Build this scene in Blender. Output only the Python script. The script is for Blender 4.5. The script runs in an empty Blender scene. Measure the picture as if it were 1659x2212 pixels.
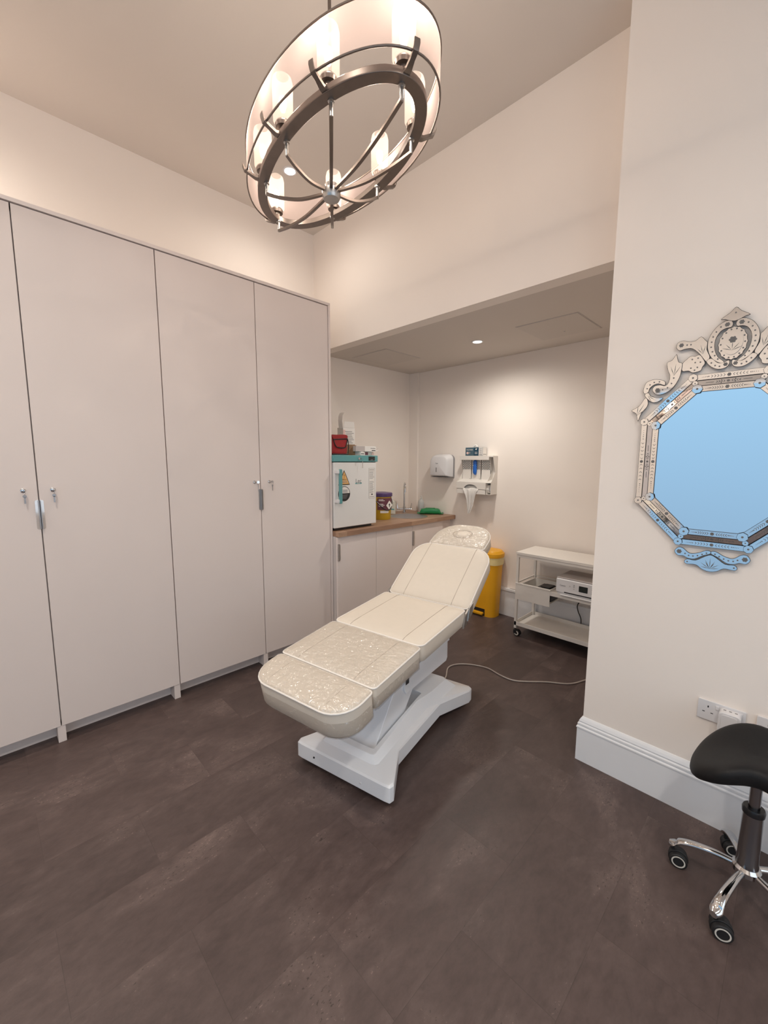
import bpy, math, random
from mathutils import Vector, Matrix
R = math.radians
PI = math.pi
random.seed(7)
SC = bpy.context.scene
COL = SC.collection

# ------------------------------------------------------------------ camera
cam_d = bpy.data.cameras.new('camera'); cam = bpy.data.objects.new('camera', cam_d); COL.objects.link(cam)
SC.camera = cam
yw, pt, rl = R(45.395), R(7.124), R(0.227)
fw = Vector((-math.sin(yw)*math.cos(pt), math.cos(yw)*math.cos(pt), -math.sin(pt)))
rt0 = Vector((math.cos(yw), math.sin(yw), 0)); up0 = rt0.cross(fw)
rt = math.cos(rl)*rt0 + math.sin(rl)*up0; up = math.cos(rl)*up0 - math.sin(rl)*rt0
M = Matrix((rt, up, -fw)).transposed().to_4x4(); M.translation = (0, 0, 1.45)
cam.matrix_world = M
cam_d.sensor_fit = 'VERTICAL'; cam_d.sensor_height = 36.0; cam_d.lens = 890.84/2212*36.0
cam_d.clip_start = 0.02

# ------------------------------------------------------------------ world, exposure
w = bpy.data.worlds.new('world'); SC.world = w; w.use_nodes = True
w.node_tree.nodes['Background'].inputs[0].default_value = (0.55, 0.7, 1, 1)
w.node_tree.nodes['Background'].inputs[1].default_value = 0.3
SC.view_settings.view_transform = 'Standard'; SC.view_settings.look = 'None'
SC.view_settings.gamma = 1; SC.view_settings.use_curve_mapping = False
SC.view_settings.exposure = 0.28
SC.cycles.max_bounces = 10; SC.cycles.diffuse_bounces = 6; SC.cycles.transparent_max_bounces = 16
SC.cycles.use_denoising = True
SC.cycles.sample_clamp_indirect = 6

LAMP_WARM = (1.0, 0.925, 0.83)
LAMP_ALCOVE = (1.0, 0.95, 0.87)
P_DOWN, P_ALCOVE, P_BULB = 88.0, 41.0, 1.3      # watts: ceiling downlights, alcove downlight, each chandelier bulb
GLASS_GLOW = 0.30
SIDE_FILL = 1.2  # glow of the added side opening, a fill for the cool daylight
WINDOW_GLOW = 0.80
H_CEIL = 3.346
# ceiling downlights: one in view, the unseen others placed to light the room (x, y, relative power)
DOWNLIGHTS = [(-2.566, 1.645, 0.20), (-2.5, -0.5, 1.0), (-0.9, -0.35, 1.0), (0.75, 0.4, 0.75), (0.75, -0.9, 0.8)]

# ------------------------------------------------------------------ materials
MAT = {}
def nd(nt, t, **k):
    n = nt.nodes.new(t)
    for a, b in k.items():
        if isinstance(b, tuple) and a == 'inp':
            for i, v in b: n.inputs[i].default_value = v
        else: setattr(n, a, b)
    return n
def mat(name, col, rough=0.5, metal=0.0, spec=0.5, noise=0.03, nscale=12.0, bump=0.0, bscale=80.0, coat=0.0, emit=None, estr=0, stretch=None):
    m = bpy.data.materials.new(name); m.use_nodes = True; nt = m.node_tree
    b = nt.nodes['Principled BSDF']
    tc = nd(nt, 'ShaderNodeTexCoord'); mp = nd(nt, 'ShaderNodeMapping')
    nt.links.new(tc.outputs['Object'], mp.inputs['Vector'])
    if stretch: mp.inputs['Scale'].default_value = stretch
    n = nd(nt, 'ShaderNodeTexNoise'); n.inputs['Scale'].default_value = nscale; n.inputs['Detail'].default_value = 4
    nt.links.new(mp.outputs[0], n.inputs['Vector'])
    mx = nd(nt, 'ShaderNodeMix', data_type='RGBA')
    lo = [max(0, c*(1-noise)) for c in col]; hi = [min(1, c*(1+noise)) for c in col]
    mx.inputs[6].default_value = (*lo, 1); mx.inputs[7].default_value = (*hi, 1)
    nt.links.new(n.outputs['Fac'], mx.inputs[0]); nt.links.new(mx.outputs[2], b.inputs['Base Color'])
    b.inputs['Roughness'].default_value = rough; b.inputs['Metallic'].default_value = metal
    b.inputs['Specular IOR Level'].default_value = spec; b.inputs['Coat Weight'].default_value = coat
    if bump:
        n2 = nd(nt, 'ShaderNodeTexNoise'); n2.inputs['Scale'].default_value = bscale; n2.inputs['Detail'].default_value = 3
        nt.links.new(mp.outputs[0], n2.inputs['Vector'])
        bp = nd(nt, 'ShaderNodeBump'); bp.inputs['Strength'].default_value = bump; bp.inputs['Distance'].default_value = 0.002
        nt.links.new(n2.outputs['Fac'], bp.inputs['Height']); nt.links.new(bp.outputs[0], b.inputs['Normal'])
    if emit:
        b.inputs['Emission Color'].default_value = (*emit, 1); b.inputs['Emission Strength'].default_value = estr
    MAT[name] = m; return m
def s2l(*c):
    return tuple(((x/255)/12.92 if x/255 < .04045 else (((x/255)+.055)/1.055)**2.4) for x in c)

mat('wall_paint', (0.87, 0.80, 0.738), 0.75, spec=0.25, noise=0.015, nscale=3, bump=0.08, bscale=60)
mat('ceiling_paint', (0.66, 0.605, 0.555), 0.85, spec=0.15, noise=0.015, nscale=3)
mat('skirting_gloss', (0.78, 0.79, 0.81), 0.3, noise=0.01)
mat('cabinet_laminate', (0.78, 0.695, 0.655), 0.5, spec=0.35, noise=0.015, nscale=6, bump=0.06, bscale=300)
mat('cabinet_carcass', (0.58, 0.53, 0.51), 0.5, noise=0.02)
mat('chrome', (0.62, 0.62, 0.63), 0.08, 1.0, noise=0.01)
mat('brushed_steel', (0.50, 0.48, 0.46), 0.32, 1.0, noise=0.08, nscale=60)
mat('handle_grey', (0.36, 0.36, 0.38), 0.35, 0.8, noise=0.03)
mat('bronze_nickel', (0.23, 0.19, 0.165), 0.36, 0.85, noise=0.12, nscale=40)
mat('black_rubber', (0.012, 0.012, 0.013), 0.55, noise=0.1)
mat('black_leather', (0.012, 0.0115, 0.012), 0.5, spec=0.22, noise=0.2, nscale=120, bump=0.15, bscale=500)
mat('black_plastic', (0.015, 0.015, 0.017), 0.3, noise=0.05)
mat('white_plastic', (0.72, 0.71, 0.72), 0.3, noise=0.015)
mat('white_enamel', (0.74, 0.73, 0.71), 0.3, noise=0.01, coat=0.2)
mat('abs_white', (0.87, 0.89, 0.92), 0.28, noise=0.02, coat=0.3)
mat('cream_leather', (0.74, 0.67, 0.575), 0.48, spec=0.4, noise=0.03, nscale=30, bump=0.22, bscale=420)
mat('piping_white', (0.84, 0.80, 0.75), 0.4, noise=0.02)
mat('seam_thread', (0.50, 0.43, 0.36), 0.7, noise=0.05)
mat('trolley_metal', (0.76, 0.72, 0.67), 0.4, noise=0.01)
mat('bin_yellow', (0.82, 0.40, 0.012), 0.38, noise=0.03)
mat('liner_bag', (0.80, 0.66, 0.32), 0.35, noise=0.1, nscale=40, bump=0.6, bscale=60)
mat('sharps_yellow', (0.52, 0.33, 0.02), 0.35, noise=0.03)
mat('sharps_purple', (0.07, 0.035, 0.13), 0.35, noise=0.05)
mat('label_maroon', (0.13, 0.035, 0.055), 0.5, noise=0.05)
mat('fridge_teal', (0.11, 0.32, 0.33), 0.35, noise=0.02)
mat('print_black', (0.02, 0.02, 0.022), 0.5, noise=0.05)
mat('print_grey', (0.25, 0.24, 0.24), 0.6, noise=0.05)
mat('print_orange', (0.80, 0.46, 0.16), 0.5, noise=0.02)
mat('paper_white', (0.78, 0.75, 0.71), 0.7, noise=0.02)
mat('tissue', (0.74, 0.71, 0.67), 0.6, noise=0.04, nscale=30, bump=0.5, bscale=25)
mat('card_pink', (0.72, 0.52, 0.48), 0.6, noise=0.04)
mat('card_brown', (0.26, 0.15, 0.08), 0.8, noise=0.06)
mat('card_grey', (0.50, 0.45, 0.43), 0.7, noise=0.04)
mat('bag_red', (0.30, 0.010, 0.012), 0.6, noise=0.18, nscale=25, bump=0.5, bscale=30)
mat('wipes_green', (0.005, 0.20, 0.055), 0.3, noise=0.15, nscale=30, bump=0.5, bscale=35)
mat('glove_blue', (0.01, 0.12, 0.50), 0.4, noise=0.1, nscale=30)
mat('mask_blue', (0.06, 0.12, 0.16), 0.5, noise=0.03)
mat('mask_navy', (0.005, 0.05, 0.09), 0.5, noise=0.03)
mat('bottle_white', (0.62, 0.60, 0.52), 0.25, noise=0.02)
mat('bottle_clear', (0.55, 0.55, 0.53), 0.1, noise=0.02)
mat('screen_black', (0.012, 0.016, 0.014), 0.12, noise=0.02)
mat('cord_grey', (0.42, 0.36, 0.32), 0.5, noise=0.02)
mat('etched', (0.16, 0.155, 0.15), 0.5, 0.0, noise=0.1, nscale=200)
mat('mirror_back', (0.03, 0.028, 0.03), 0.4, noise=0.05)
mat('mirror_silver', (0.90, 0.90, 0.90), 0.035, 1.0, noise=0.005)
mat('mirror_glass', (0.93, 0.94, 0.95), 0.0, 1.0, noise=0.0)
mat('hatch_paint', (0.62, 0.57, 0.525), 0.8, spec=0.15, noise=0.01)
mat('stool_steel', (0.30, 0.30, 0.31), 0.2, 1.0, noise=0.03)
mat('castor_ring', (0.65, 0.62, 0.56), 0.3, noise=0.02)
mat('bulb_glow', (0.9, 0.9, 0.9), 0.4, emit=(1, 0.86, 0.72), estr=4.0, noise=0)
mat('lamp_face', (0.9, 0.9, 0.9), 0.4, emit=(1, 0.97, 0.92), estr=8.0, noise=0)

def floor_material():
    m = bpy.data.materials.new('slate_vinyl'); m.use_nodes = True; nt = m.node_tree; L = nt.links
    b = nt.nodes['Principled BSDF']
    tc = nd(nt, 'ShaderNodeTexCoord'); sp = nd(nt, 'ShaderNodeSeparateXYZ'); L.new(tc.outputs['Object'], sp.inputs[0])
    def ma(op, a, b_=None, c=None):
        n = nd(nt, 'ShaderNodeMath', operation=op)
        for i, v in enumerate((a, b_, c)):
            if v is None: continue
            if isinstance(v, (int, float)): n.inputs[i].default_value = v
            else: L.new(v, n.inputs[i])
        return n.outputs[0]
    cx = ma('DIVIDE', ma('ADD', sp.outputs[0], 0.62+0.295*40), 0.295)
    col = ma('FLOOR', cx); par = ma('MODULO', col, 2.0)
    ry = ma('DIVIDE', ma('ADD', ma('ADD', sp.outputs[1], 12.0-0.356), ma('MULTIPLY', par, 0.3)), 0.6)
    row = ma('FLOOR', ry)
    cv = nd(nt, 'ShaderNodeCombineXYZ'); L.new(col, cv.inputs[0]); L.new(row, cv.inputs[1])
    wn = nd(nt, 'ShaderNodeTexWhiteNoise'); L.new(cv.outputs[0], wn.inputs[0])
    # per tile shifted coordinates so every tile has its own stone pattern
    vm = nd(nt, 'ShaderNodeVectorMath', operation='MULTIPLY_ADD')
    L.new(wn.outputs['Color'], vm.inputs[0]); vm.inputs[1].default_value = (7, 7, 7); L.new(tc.outputs['Object'], vm.inputs[2])
    mp = nd(nt, 'ShaderNodeMapping'); mp.inputs['Scale'].default_value = (1, 0.5, 1); L.new(vm.outputs[0], mp.inputs[0])
    def noise(sc, det=5, rough=0.6, dist=0.0, vec=None):
        n = nd(nt, 'ShaderNodeTexNoise'); n.inputs['Scale'].default_value = sc; n.inputs['Detail'].default_value = det
        n.inputs['Roughness'].default_value = rough; n.inputs['Distortion'].default_value = dist
        L.new(vec or mp.outputs[0], n.inputs['Vector']); return n.outputs['Fac']
    n1 = noise(4.5, 6, 0.62, 0.6); n2 = noise(40, 6, 0.7, 0.3); n3 = noise(160, 3, 0.6)
    r1 = nd(nt, 'ShaderNodeValToRGB'); L.new(n1, r1.inputs[0])
    e = r1.color_ramp.elements
    e[0].position = 0.30; e[0].color = (0.066, 0.044, 0.040, 1)
    e[1].position = 0.80; e[1].color = (0.150, 0.108, 0.098, 1)
    x = r1.color_ramp.elements.new(0.52); x.color = (0.086, 0.059, 0.054, 1)
    f = ma('ADD', ma('MULTIPLY', wn.outputs['Value'], 0.22), 0.88)
    g = ma('ADD', ma('MULTIPLY', n2, 0.90), 0.55)
    # sparse pits where the worn patches are
    pit = ma('MULTIPLY', ma('LESS_THAN', n3, 0.36), ma('GREATER_THAN', n1, 0.58))
    spk = ma('MULTIPLY', ma('GREATER_THAN', n3, 0.66), ma('GREATER_THAN', n1, 0.56))
    k = ma('MULTIPLY', ma('MULTIPLY', f, g), ma('ADD', ma('SUBTRACT', 1.0, ma('MULTIPLY', pit, 0.5)), ma('MULTIPLY', spk, 0.7)))
    # fine joints
    fx = ma('FRACT', cx); fy = ma('FRACT', ry)
    jx = ma('LESS_THAN', fx, 0.006); jy = ma('LESS_THAN', fy, 0.003)
    j = ma('MAXIMUM', jx, jy)
    k = ma('MULTIPLY', k, ma('SUBTRACT', 1.0, ma('MULTIPLY', j, 0.22)))
    vs = nd(nt, 'ShaderNodeVectorMath', operation='SCALE'); L.new(r1.outputs[0], vs.inputs[0]); L.new(k, vs.inputs['Scale'])
    L.new(vs.outputs[0], b.inputs['Base Color'])
    rr = ma('ADD', ma('MULTIPLY', n2, 0.25), 0.34); L.new(rr, b.inputs['Roughness'])
    b.inputs['Specular IOR Level'].default_value = 0.42
    bp = nd(nt, 'ShaderNodeBump'); bp.inputs['Strength'].default_value = 0.35; bp.inputs['Distance'].default_value = 0.002
    L.new(ma('ADD', ma('MULTIPLY', n2, 0.7), ma('MULTIPLY', n3, 0.5)), bp.inputs['Height']); L.new(bp.outputs[0], b.inputs['Normal'])
    MAT['floor'] = m
floor_material()

def wood_material():
    m = bpy.data.materials.new('oak_worktop'); m.use_nodes = True; nt = m.node_tree; L = nt.links
    b = nt.nodes['Principled BSDF']; tc = nd(nt, 'ShaderNodeTexCoord')
    mp = nd(nt, 'ShaderNodeMapping'); mp.inputs['Rotation'].default_value = (0, 0, PI/2); L.new(tc.outputs['Object'], mp.inputs[0])
    br = nd(nt, 'ShaderNodeTexBrick'); br.offset = 0.37; L.new(mp.outputs[0], br.inputs['Vector'])
    br.inputs['Scale'].default_value = 1; br.inputs['Brick Width'].default_value = 0.38; br.inputs['Row Height'].default_value = 0.045
    br.inputs['Mortar Size'].default_value = 0.0006; br.inputs['Color1'].default_value = (0.31, 0.18, 0.115, 1)
    br.inputs['Color2'].default_value = (0.42, 0.265, 0.175, 1); br.inputs['Mortar'].default_value = (0.2, 0.1, 0.05, 1)
    m2 = nd(nt, 'ShaderNodeMapping'); m2.inputs['Scale'].default_value = (14, 1.5, 14); L.new(tc.outputs['Object'], m2.inputs[0])
    n = nd(nt, 'ShaderNodeTexNoise'); n.inputs['Scale'].default_value = 6; n.inputs['Detail'].default_value = 6; L.new(m2.outputs[0], n.inputs[0])
    mx = nd(nt, 'ShaderNodeMix', data_type='RGBA', blend_type='MULTIPLY'); mx.inputs[0].default_value = 0.75
    cr = nd(nt, 'ShaderNodeValToRGB'); cr.color_ramp.elements[0].color = (0.6, 0.6, 0.6, 1); cr.color_ramp.elements[1].color = (1.3, 1.3, 1.3, 1)
    L.new(n.outputs['Fac'], cr.inputs[0]); L.new(br.outputs[0], mx.inputs[6]); L.new(cr.outputs[0], mx.inputs[7])
    L.new(mx.outputs[2], b.inputs['Base Color']); b.inputs['Roughness'].default_value = 0.45
    MAT['oak'] = m
wood_material()

def mix_material(name, parts):
    """parts: list of (shader type, {input: value}, weight) mixed in turn"""
    m = bpy.data.materials.new(name); m.use_nodes = True; nt = m.node_tree
    nt.nodes.remove(nt.nodes['Principled BSDF']); out = nt.nodes['Material Output']
    cur = None; tot = 0
    for t, inp, wt in parts:
        n = nt.nodes.new(t)
        for k, v in inp.items(): n.inputs[k].default_value = v
        if cur is None: cur = n.outputs[0]; tot = wt
        else:
            mx = nt.nodes.new('ShaderNodeMixShader'); tot += wt; mx.inputs[0].default_value = wt/tot
            nt.links.new(cur, mx.inputs[1]); nt.links.new(n.outputs[0], mx.inputs[2]); cur = mx.outputs[0]
    nt.links.new(cur, out.inputs['Surface']); MAT[name] = m; return m
def weave(m, scale=(60, 60, 900)):
    return m
mix_material('organza', [('ShaderNodeBsdfTransparent', {'Color': (1, 0.965, 0.95, 1)}, 0.68), ('ShaderNodeBsdfTranslucent', {'Color': (0.85, 0.69, 0.65, 1)}, 0.18), ('ShaderNodeBsdfDiffuse', {'Color': (0.8, 0.66, 0.63, 1)}, 0.14)])
mix_material('opal_glass', [('ShaderNodeBsdfTransparent', {'Color': (1, 1, 1, 1)}, 0.983), ('ShaderNodeBsdfTranslucent', {'Color': (0.95, 0.9, 0.85, 1)}, 0.005), ('ShaderNodeBsdfDiffuse', {'Color': (0.9, 0.86, 0.82, 1)}, 0.012)])
def add_emission(name, col, st):
    m = MAT[name]; nt = m.node_tree; out = nt.nodes['Material Output']
    src = out.inputs['Surface'].links[0].from_socket
    e = nt.nodes.new('ShaderNodeEmission'); e.inputs[0].default_value = (*col, 1); e.inputs[1].default_value = st
    a = nt.nodes.new('ShaderNodeAddShader'); nt.links.new(src, a.inputs[0]); nt.links.new(e.outputs[0], a.inputs[1]); nt.links.new(a.outputs[0], out.inputs['Surface'])
add_emission('opal_glass', (1.0, 0.74, 0.55), GLASS_GLOW)
mix_material('clear_edge', [('ShaderNodeBsdfTransparent', {'Color': (0.93, 0.93, 0.93, 1)}, 0.8), ('ShaderNodeBsdfGlossy', {'Color': (1, 1, 1, 1), 'Roughness': 0.05}, 0.2)])

def film_material():
    m = bpy.data.materials.new('cling_film'); m.use_nodes = True; nt = m.node_tree; L = nt.links
    nt.nodes.remove(nt.nodes['Principled BSDF']); out = nt.nodes['Material Output']
    tc = nd(nt, 'ShaderNodeTexCoord'); mp = nd(nt, 'ShaderNodeMapping'); mp.inputs['Scale'].default_value = (15, 26, 14)
    mp.inputs['Rotation'].default_value = (0, 0, R(12)); L.new(tc.outputs['Object'], mp.inputs[0])
    n = nd(nt, 'ShaderNodeTexNoise'); n.inputs['Scale'].default_value = 1.6; n.inputs['Detail'].default_value = 2.0; n.inputs['Roughness'].default_value = 0.5; n.inputs['Distortion'].default_value = 1.0
    L.new(mp.outputs[0], n.inputs[0])
    bp = nd(nt, 'ShaderNodeBump'); bp.inputs['Strength'].default_value = 1.0; bp.inputs['Distance'].default_value = 0.026; L.new(n.outputs['Fac'], bp.inputs['Height'])
    g = nd(nt, 'ShaderNodeBsdfGlossy'); g.inputs['Roughness'].default_value = 0.17; L.new(bp.outputs[0], g.inputs['Normal'])
    t = nd(nt, 'ShaderNodeBsdfTransparent'); t.inputs[0].default_value = (0.995, 0.99, 0.985, 1)
    mx = nd(nt, 'ShaderNodeMixShader'); mx.inputs[0].default_value = 0.19; L.new(t.outputs[0], mx.inputs[1]); L.new(g.outputs[0], mx.inputs[2])
    L.new(mx.outputs[0], out.inputs['Surface']); MAT['film'] = m
film_material()

def window_material():
    m = bpy.data.materials.new('frosted_daylight'); m.use_nodes = True; nt = m.node_tree; L = nt.links
    nt.nodes.remove(nt.nodes['Principled BSDF']); out = nt.nodes['Material Output']
    e = nd(nt, 'ShaderNodeEmission'); tc = nd(nt, 'ShaderNodeTexCoord')
    n = nd(nt, 'ShaderNodeSeparateXYZ'); L.new(tc.outputs['Generated'], n.inputs[0])
    mx = nd(nt, 'ShaderNodeMix', data_type='RGBA'); L.new(n.outputs[2], mx.inputs[0])
    mx.inputs[6].default_value = (0.30, 0.47, 0.66, 1); mx.inputs[7].default_value = (0.40, 0.68, 0.95, 1)
    L.new(mx.outputs[2], e.inputs[0]); e.inputs[1].default_value = WINDOW_GLOW
    L.new(e.outputs[0], out.inputs['Surface']); MAT['window'] = m
window_material()

mat('side_fill_glow', (0.5, 0.5, 0.5), 0.4, emit=(0.72, 0.86, 1.0), estr=SIDE_FILL, noise=0)  # glowing fill surface, no known window there
# ------------------------------------------------------------------ geometry helpers
def frame(o, r, u):
    r = Vector(r).normalized(); u = Vector(u); u = (u - u.dot(r)*r).normalized(); n = r.cross(u)
    m = Matrix((r, u, n)).transposed().to_4x4(); m.translation = Vector(o); return m
I4 = Matrix.Identity(4)
class MB:
    def __init__(s): s.v = []; s.f = []; s.m = []
    def add(s, vs, fs, mi=0, M=None):
        b = len(s.v)
        s.v += [tuple(M @ Vector(v)) if M is not None else tuple(v) for v in vs]
        s.f += [tuple(b+i for i in f) for f in fs]; s.m += [mi]*len(fs); return s
    def box(s, a, b, mi=0, M=None):
        x0, x1 = sorted((a[0], b[0])); y0, y1 = sorted((a[1], b[1])); z0, z1 = sorted((a[2], b[2]))
        vs = [(x0,y0,z0),(x1,y0,z0),(x1,y1,z0),(x0,y1,z0),(x0,y0,z1),(x1,y0,z1),(x1,y1,z1),(x0,y1,z1)]
        return s.add(vs, [(0,3,2,1),(4,5,6,7),(0,1,5,4),(1,2,6,5),(2,3,7,6),(3,0,4,7)], mi, M)
    def loft(s, rings, mi=0, M=None, cap0=True, cap1=True, closed=False):
        n = len(rings[0]); vs = [p for r_ in rings for p in r_]; fs = []
        k = len(rings)
        for i in range(k if closed else k-1):
            a, b = i*n, ((i+1) % k)*n
            for j in range(n): fs.append((a+j, a+(j+1) % n, b+(j+1) % n, b+j))
        if not closed:
            if cap0: fs.append(tuple(reversed(range(n))))
            if cap1: fs.append(tuple(range((k-1)*n, k*n)))
        return s.add(vs, fs, mi, M)
    def prism(s, poly, w0, w1, mi=0, M=None, side=None):
        n = len(poly); A = sum(poly[i][0]*poly[(i+1) % n][1]-poly[(i+1) % n][0]*poly[i][1] for i in range(n))
        if A < 0: poly = list(reversed(poly))
        vs = [(x, y, w0) for x, y in poly]+[(x, y, w1) for x, y in poly]
        s.add(vs, [tuple(reversed(range(n))), tuple(range(n, 2*n))], mi, M)
        b = len(s.v)-2*n
        for j in range(n):
            s.f.append((b+j, b+(j+1) % n, b+n+(j+1) % n, b+n+j)); s.m.append(mi if side is None else side)
        return s
    def tube(s, path, r_, n=8, mi=0, M=None, closed=False):
        P = [Vector(p) for p in path]; k = len(P); rings = []; prev = None
        rad = r_ if isinstance(r_, (list, tuple)) else [r_]*k
        for i in range(k):
            if closed: t = P[(i+1) % k]-P[i-1]
            else: t = P[min(i+1, k-1)]-P[max(i-1, 0)]
            t.normalize()
            if prev is None:
                a = Vector((0, 0, 1)) if abs(t.z) < .9 else Vector((1, 0, 0)); u = t.cross(a).normalized()
            else: u = (prev-prev.dot(t)*t).normalized()
            prev = u; v_ = t.cross(u)
            rings.append([P[i]+rad[i]*(math.cos(2*PI*j/n)*u+math.sin(2*PI*j/n)*v_) for j in range(n)])
        return s.loft(rings, mi, M, closed=closed)
    def lathe(s, prof, n=24, mi=0, M=None, c=(0, 0, 0)):
        rings = [[(c[0]+r_*math.cos(2*PI*j/n), c[1]+r_*math.sin(2*PI*j/n), c[2]+z) for j in range(n)] for r_, z in prof]
        return s.loft(rings, mi, M)
    def strip(s, sect, path, mi=0):            # extrude 2D section (offset, height) - unused orientation kept simple
        return s
    def build(s, name, mats, parent=None, bevel=0, smooth=True, seg=2, angle=35, subsurf=0):
        me = bpy.data.meshes.new(name); me.from_pydata(s.v, [], s.f)
        if not isinstance(mats, (list, tuple)): mats = [mats]
        for m_ in mats: me.materials.append(MAT[m_])
        me.polygons.foreach_set('material_index', s.m)
        me.update()
        if smooth:
            me.polygons.foreach_set('use_smooth', [True]*len(me.polygons)); me.set_sharp_from_angle(angle=R(angle))
        o = bpy.data.objects.new(name, me); COL.objects.link(o)
        if parent is not None: o.parent = parent
        if bevel:
            b = o.modifiers.new('bevel', 'BEVEL'); b.width = bevel; b.segments = seg; b.limit_method = 'ANGLE'; b.angle_limit = R(40)
            b.harden_normals = True
        if subsurf:
            q = o.modifiers.new('sub', 'SUBSURF'); q.levels = subsurf; q.render_levels = subsurf
        return o
def thing(name, label, cat, loc=(0, 0, 0), rz=0, group=None):
    o = bpy.data.objects.new(name, None); COL.objects.link(o); o.empty_display_size = 0.1
    o.location = loc; o.rotation_euler = (0, 0, rz); o['label'] = label; o['category'] = cat
    if group: o['group'] = group
    return o
def tag(o, label, cat, group=None):
    o['label'] = label; o['category'] = cat
    if group: o['group'] = group
    return o
def struct(o): o['kind'] = 'structure'; return o
def circ(cx, cy, rx, ry=None, n=16, a0=0, a1=360):
    ry = rx if ry is None else ry
    full = abs(a1-a0) >= 360
    return [(cx+rx*math.cos(R(a0+(a1-a0)*i/(n if full else n-1))), cy+ry*math.sin(R(a0+(a1-a0)*i/(n if full else n-1)))) for i in range(n)]
def rrect(x0, y0, x1, y1, r_, n=5):
    p = []
    rs = r_ if isinstance(r_, (list, tuple)) else [r_]*4     # corners: (x1,y1) (x0,y1) (x0,y0) (x1,y0)
    for (cx, cy, a, q) in ((x1, y1, 0, rs[0]), (x0, y1, 90, rs[1]), (x0, y0, 180, rs[2]), (x1, y0, 270, rs[3])):
        ox = cx-q if a in (0, 270) else cx+q; oy = cy-q if a in (0, 90) else cy+q
        p += [(ox+q*math.cos(R(a+90*i/n)), oy+q*math.sin(R(a+90*i/n))) for i in range(n+1)]
    return p
def text_mesh(txt, name, m_, parent, M, size, squash=1.0, ext=0.0004, align='CENTER'):
    cu = bpy.data.curves.new('tmp', 'FONT'); cu.body = txt; cu.size = size; cu.extrude = ext; cu.align_x = align; cu.align_y = 'CENTER'
    o = bpy.data.objects.new('tmp', cu); COL.objects.link(o)
    dg = bpy.context.evaluated_depsgraph_get(); me = bpy.data.meshes.new_from_object(o.evaluated_get(dg))
    COL.objects.unlink(o); bpy.data.objects.remove(o)
    for v in me.vertices: v.co = M @ Vector((v.co.x*squash, v.co.y, v.co.z))
    me.materials.clear(); me.materials.append(MAT[m_]); me.name = name
    ob = bpy.data.objects.new(name, me); COL.objects.link(ob); ob.parent = parent; return ob
def smooth_path(pts, k=6):
    P = [Vector(p) for p in pts]; out = []
    for i in range(len(P)-1):
        p0, p1, p2, p3 = P[max(i-1, 0)], P[i], P[i+1], P[min(i+2, len(P)-1)]
        for j in range(k):
            t = j/k
            out.append(0.5*((2*p1)+(-p0+p2)*t+(2*p0-5*p1+4*p2-p3)*t*t+(-p0+3*p1-3*p2+p3)*t**3))
    out.append(P[-1]); return out
def smooth_poly(poly, k=4):
    n = len(poly); out = []
    for i in range(n):
        p0, p1, p2, p3 = (Vector(poly[(i+d) % n]) for d in (-1, 0, 1, 2))
        for j in range(k):
            t = j/k
            q = 0.5*((2*p1)+(-p0+p2)*t+(2*p0-5*p1+4*p2-p3)*t*t+(-p0+3*p1-3*p2+p3)*t**3)
            out.append((q.x, q.y))
    return out

# ================================================================== ROOM
XL, XW, YE = -3.114, -2.561, 1.955
YB, ZC, YD, XM, YM = 2.212, 2.382, 3.477, -0.645, 2.0
XR, YF = 2.0, -1.65
def slab(name, a, b, m_, bevel=0): return struct(MB().box(a, b).build(name, m_, bevel=bevel, smooth=False))
slab('floor', (XL, YF, -0.06), (XR, YD, 0), 'floor')
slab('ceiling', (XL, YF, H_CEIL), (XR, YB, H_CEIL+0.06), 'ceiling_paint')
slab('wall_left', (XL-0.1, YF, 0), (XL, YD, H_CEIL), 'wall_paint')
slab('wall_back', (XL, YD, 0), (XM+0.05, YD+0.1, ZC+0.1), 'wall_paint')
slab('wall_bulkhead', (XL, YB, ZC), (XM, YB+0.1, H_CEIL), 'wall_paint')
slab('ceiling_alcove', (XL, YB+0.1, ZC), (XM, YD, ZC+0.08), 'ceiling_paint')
slab('wall_mirror_side', (XM, YM, 0), (XR, YD+0.1, H_CEIL+0.02), 'wall_paint')
m = MB(); SWY0, SWY1, SWZ0, SWZ1 = -1.2, 1.5, 0.7, 2.6
m.box((XR, YF, 0), (XR+.1, SWY0, H_CEIL)); m.box((XR, SWY1, 0), (XR+.1, YM, H_CEIL)); m.box((XR, SWY0, 0), (XR+.1, SWY1, SWZ0)); m.box((XR, SWY0, SWZ1), (XR+.1, SWY1, H_CEIL))
struct(m.build('wall_right', 'wall_paint', smooth=False))
m = MB()
for a, b in (((SWY0, SWZ0), (SWY1, SWZ0+.04)), ((SWY0, SWZ1-.04), (SWY1, SWZ1)), ((SWY0, SWZ0), (SWY0+.04, SWZ1)), ((SWY1-.04, SWZ0), (SWY1, SWZ1))): m.box((XR+.02, a[0], a[1]), (XR+.06, b[0], b[1]))
w2_ = struct(m.build('added_fill_window', 'skirting_gloss', smooth=False))  # assumed window, added out of view to brighten the room from the right
MB().box((XR+.055, SWY0+.02, SWZ0+.02), (XR+.07, SWY1-.02, SWZ1-.02)).build('pane', 'side_fill_glow', w2_, smooth=False)
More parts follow.
